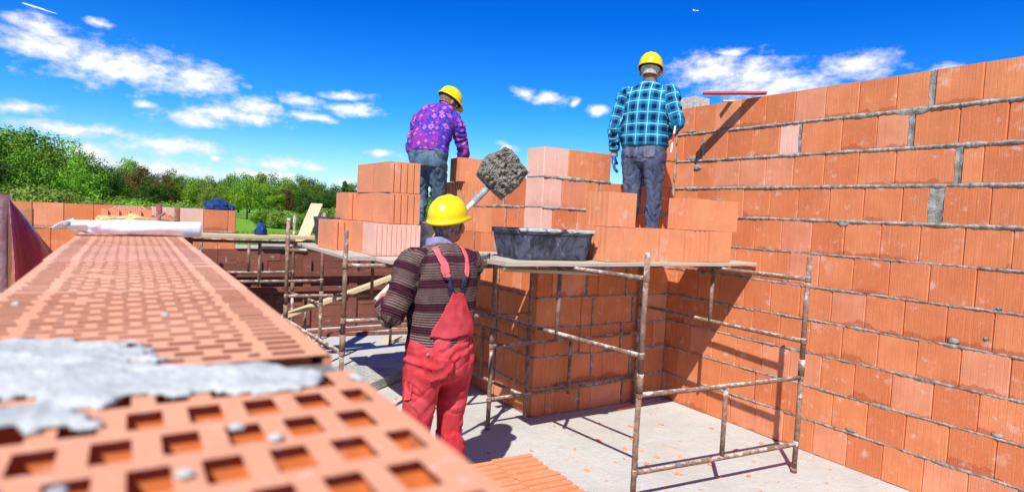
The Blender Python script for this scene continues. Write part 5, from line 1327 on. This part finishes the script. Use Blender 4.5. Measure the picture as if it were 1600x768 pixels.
for k, (a, d, t, lf) in enumerate([(4.9, 88, 1.85, 'bright'), (7.2, 92, 1.7, 'bright'), (8.7, 84, 2.1, 'bright'), (10.4, 90, 1.9, 'bright'), (12.0, 95, 1.3, 'rust'), (13.4, 90, 1.6, 'dark'), (17.4, 82, 1.5, 'dark'), (20.2, 78, 1.9, 'bright'), (22.6, 84, 1.8, 'mid'), (25.2, 86, 1.7, 'bright'), (28.4, 80, 1.9, 'bright'), (30.2, 70, 1.9, 'bright'), (33.0, 80, 1.7, 'mid'), (15.0, 92, 1.6, 'dark'), (6.0, 80, 1.3, 'yellow')]):
    put_tree(a, d, top(t, d), 'round', lf, 1.05, "%s round tree before the treeline, %s" % (LBL[lf], ["left of its dip", "second to the right of the dip", "big one above the middle of the far wall", "above the pale blocks of the far wall", "thin bare-looking one by the blue cloths", "beside the thin copper one", "above the walkway board", "right of the leaning board", "left of the tall block stack", "hidden behind the block stack", "behind the helmet's left side", "showing through the window gap", "beyond the pillar", "dark one near the steel posts", "small one at the hedge"][k]), "round trees in front of the treeline")
# bushes and hedge in the meadow
GH = "low bushes along the meadow behind the far wall"
k = 0
for (a, d, t, lf, w) in [(-7.2, 38, .9, 'mid', 1.1), (-5.2, 37, 1.1, 'yellow', 1.1), (-3.6, 39, .9, 'yellow', 1.2), (-2.2, 42, .15, 'bright', 1.6), (-.6, 43, .20, 'bright', 1.7), (.9, 42, .12, 'bright', 1.7), (2.3, 43, .18, 'yellow', 1.7), (3.8, 42, .12, 'yellow', 1.7), (5.3, 44, -.05, 'yellow', 1.5), (10.2, 60, -.35, 'mid', 1.6), (11.9, 58, -.3, 'yellow', 1.6), (14.0, 52, -.25, 'mid', 1.5), (15.8, 50, .35, 'yellow', 1.25), (16.9, 50, .25, 'bright', 1.2), (18.3, 55, -.1, 'mid', 1.4), (20.0, 54, -.3, 'mid', 1.5), (21.8, 52, .2, 'bright', 1.3), (24, 50, .5, 'mid', 1.3), (27, 48, .6, 'bright', 1.3), (29.5, 40, 1.6, 'bright', 1.2), (30.6, 40, 1.7, 'bright', 1.2), (32, 42, 1.3, 'mid', 1.2)]:
    put_tree(a, d, top(t, d), 'bush', lf, w, "%s bush in the meadow, %s" % (LBL[lf], ["low one at the left picture edge", "tall pale one before the left wood", "pale twiggy one right of the red sheet", "first of the low hedge", "second of the low hedge", "third of the low hedge", "fourth of the low hedge", "fifth of the low hedge", "last faded one of the low hedge", "flat one left of the blue jacket", "flat one behind the blue jacket", "low one left of the round bush", "large round one behind the walkway", "smaller round one beside the large round one", "low one by the leaning board", "flat one right of the leaning board", "bright one left of the block stack", "behind the block stack", "behind the helmet", "left one seen through the window gap", "right one seen through the window gap", "beyond the pillar"][k]), GH); k += 1
# meadow grass near the opening
mb = MB(); rgg = random.Random(5)
for k in range(26000):
    d = 9.5+38*rgg.random()**1.4; a = rgg.uniform(3, 26); x, y = dirp(a, d); s = rgg.uniform(.5, 1.3); h = rgg.uniform(.10, .26)*(1+.3*(d > 25)); w = .012*s*(1+d/16); th = rgg.uniform(0, 3.14); dx, dy = w*math.cos(th), w*math.sin(th); lx, ly = rgg.uniform(-.1, .1), rgg.uniform(-.1, .1)
    n_ = len(mb.v); mb.v += [(x-dx, y-dy, -.6), (x+dx, y+dy, -.6), (x+lx, y+ly, -.6+h)]; mb.face((n_, n_+1, n_+2), r=rgg.random())
tag(mb.build("grass", LF['bright']), "bright green meadow grass seen under the walkway board", "grass", kind='stuff')
# ================================================================== aeroplane and vapour trail
PLN, N = mat("aircraft_white", .3, .5); put(N, (.85, .86, .88))
pln = thing("aeroplane", "tiny white aeroplane high in the blue sky at the upper right", "aeroplane", (2343, 2136, 1046), R(-35))
S_ = 1.0
mb = MB(); mb.tube([(-14, 0, 0), (-11, 0, 0), (9, 0, 0), (13, 0, -.2), (15, 0, -.5)], [.6, 1.8, 1.9, 1.4, .3], 12); mb.build("fuselage", PLN, pln)
for s in (-1, 1):
    mb = MB(); mb.prism([(3, s*1.2), (-2, s*14), (-4, s*14), (-3, s*1.2)] if s < 0 else [(3, 1.2), (-3, 1.2), (-4, 14), (-2, 14)][::-1][::-1], -.3, .2); mb.build("wing", PLN, pln)
mb = MB(); mb.prism([(-10, -4), (-10, 4), (-13, 5), (-13, -5)], .5, .8); mb.build("tailplane", PLN, pln)
mb = MB(); mb.prism([(-9, -.2), (-13, -.2), (-13, .2), (-9, .2)][::-1], 1, 6); mb.build("fin", PLN, pln)
VAP, N = mat("vapour", 1, 0); N.b.inputs['Alpha'].default_value = .45; put(N, (.95, .95, .95))
mb = MB(); a, b = Vector((-759, 6489, 1525)), Vector((-514, 6330, 1450)); mb.tube([a+(b-a)*(k/12)-a for k in range(13)], [4, 6, 7, 7, 8, 7, 6, 6, 5, 4, 4, 3, 1], 8, jit=1.2)
tag(mb.build("vapour_trail", VAP, loc=a), "thin white vapour trail at the upper left of the sky", "vapour trail", kind='stuff')
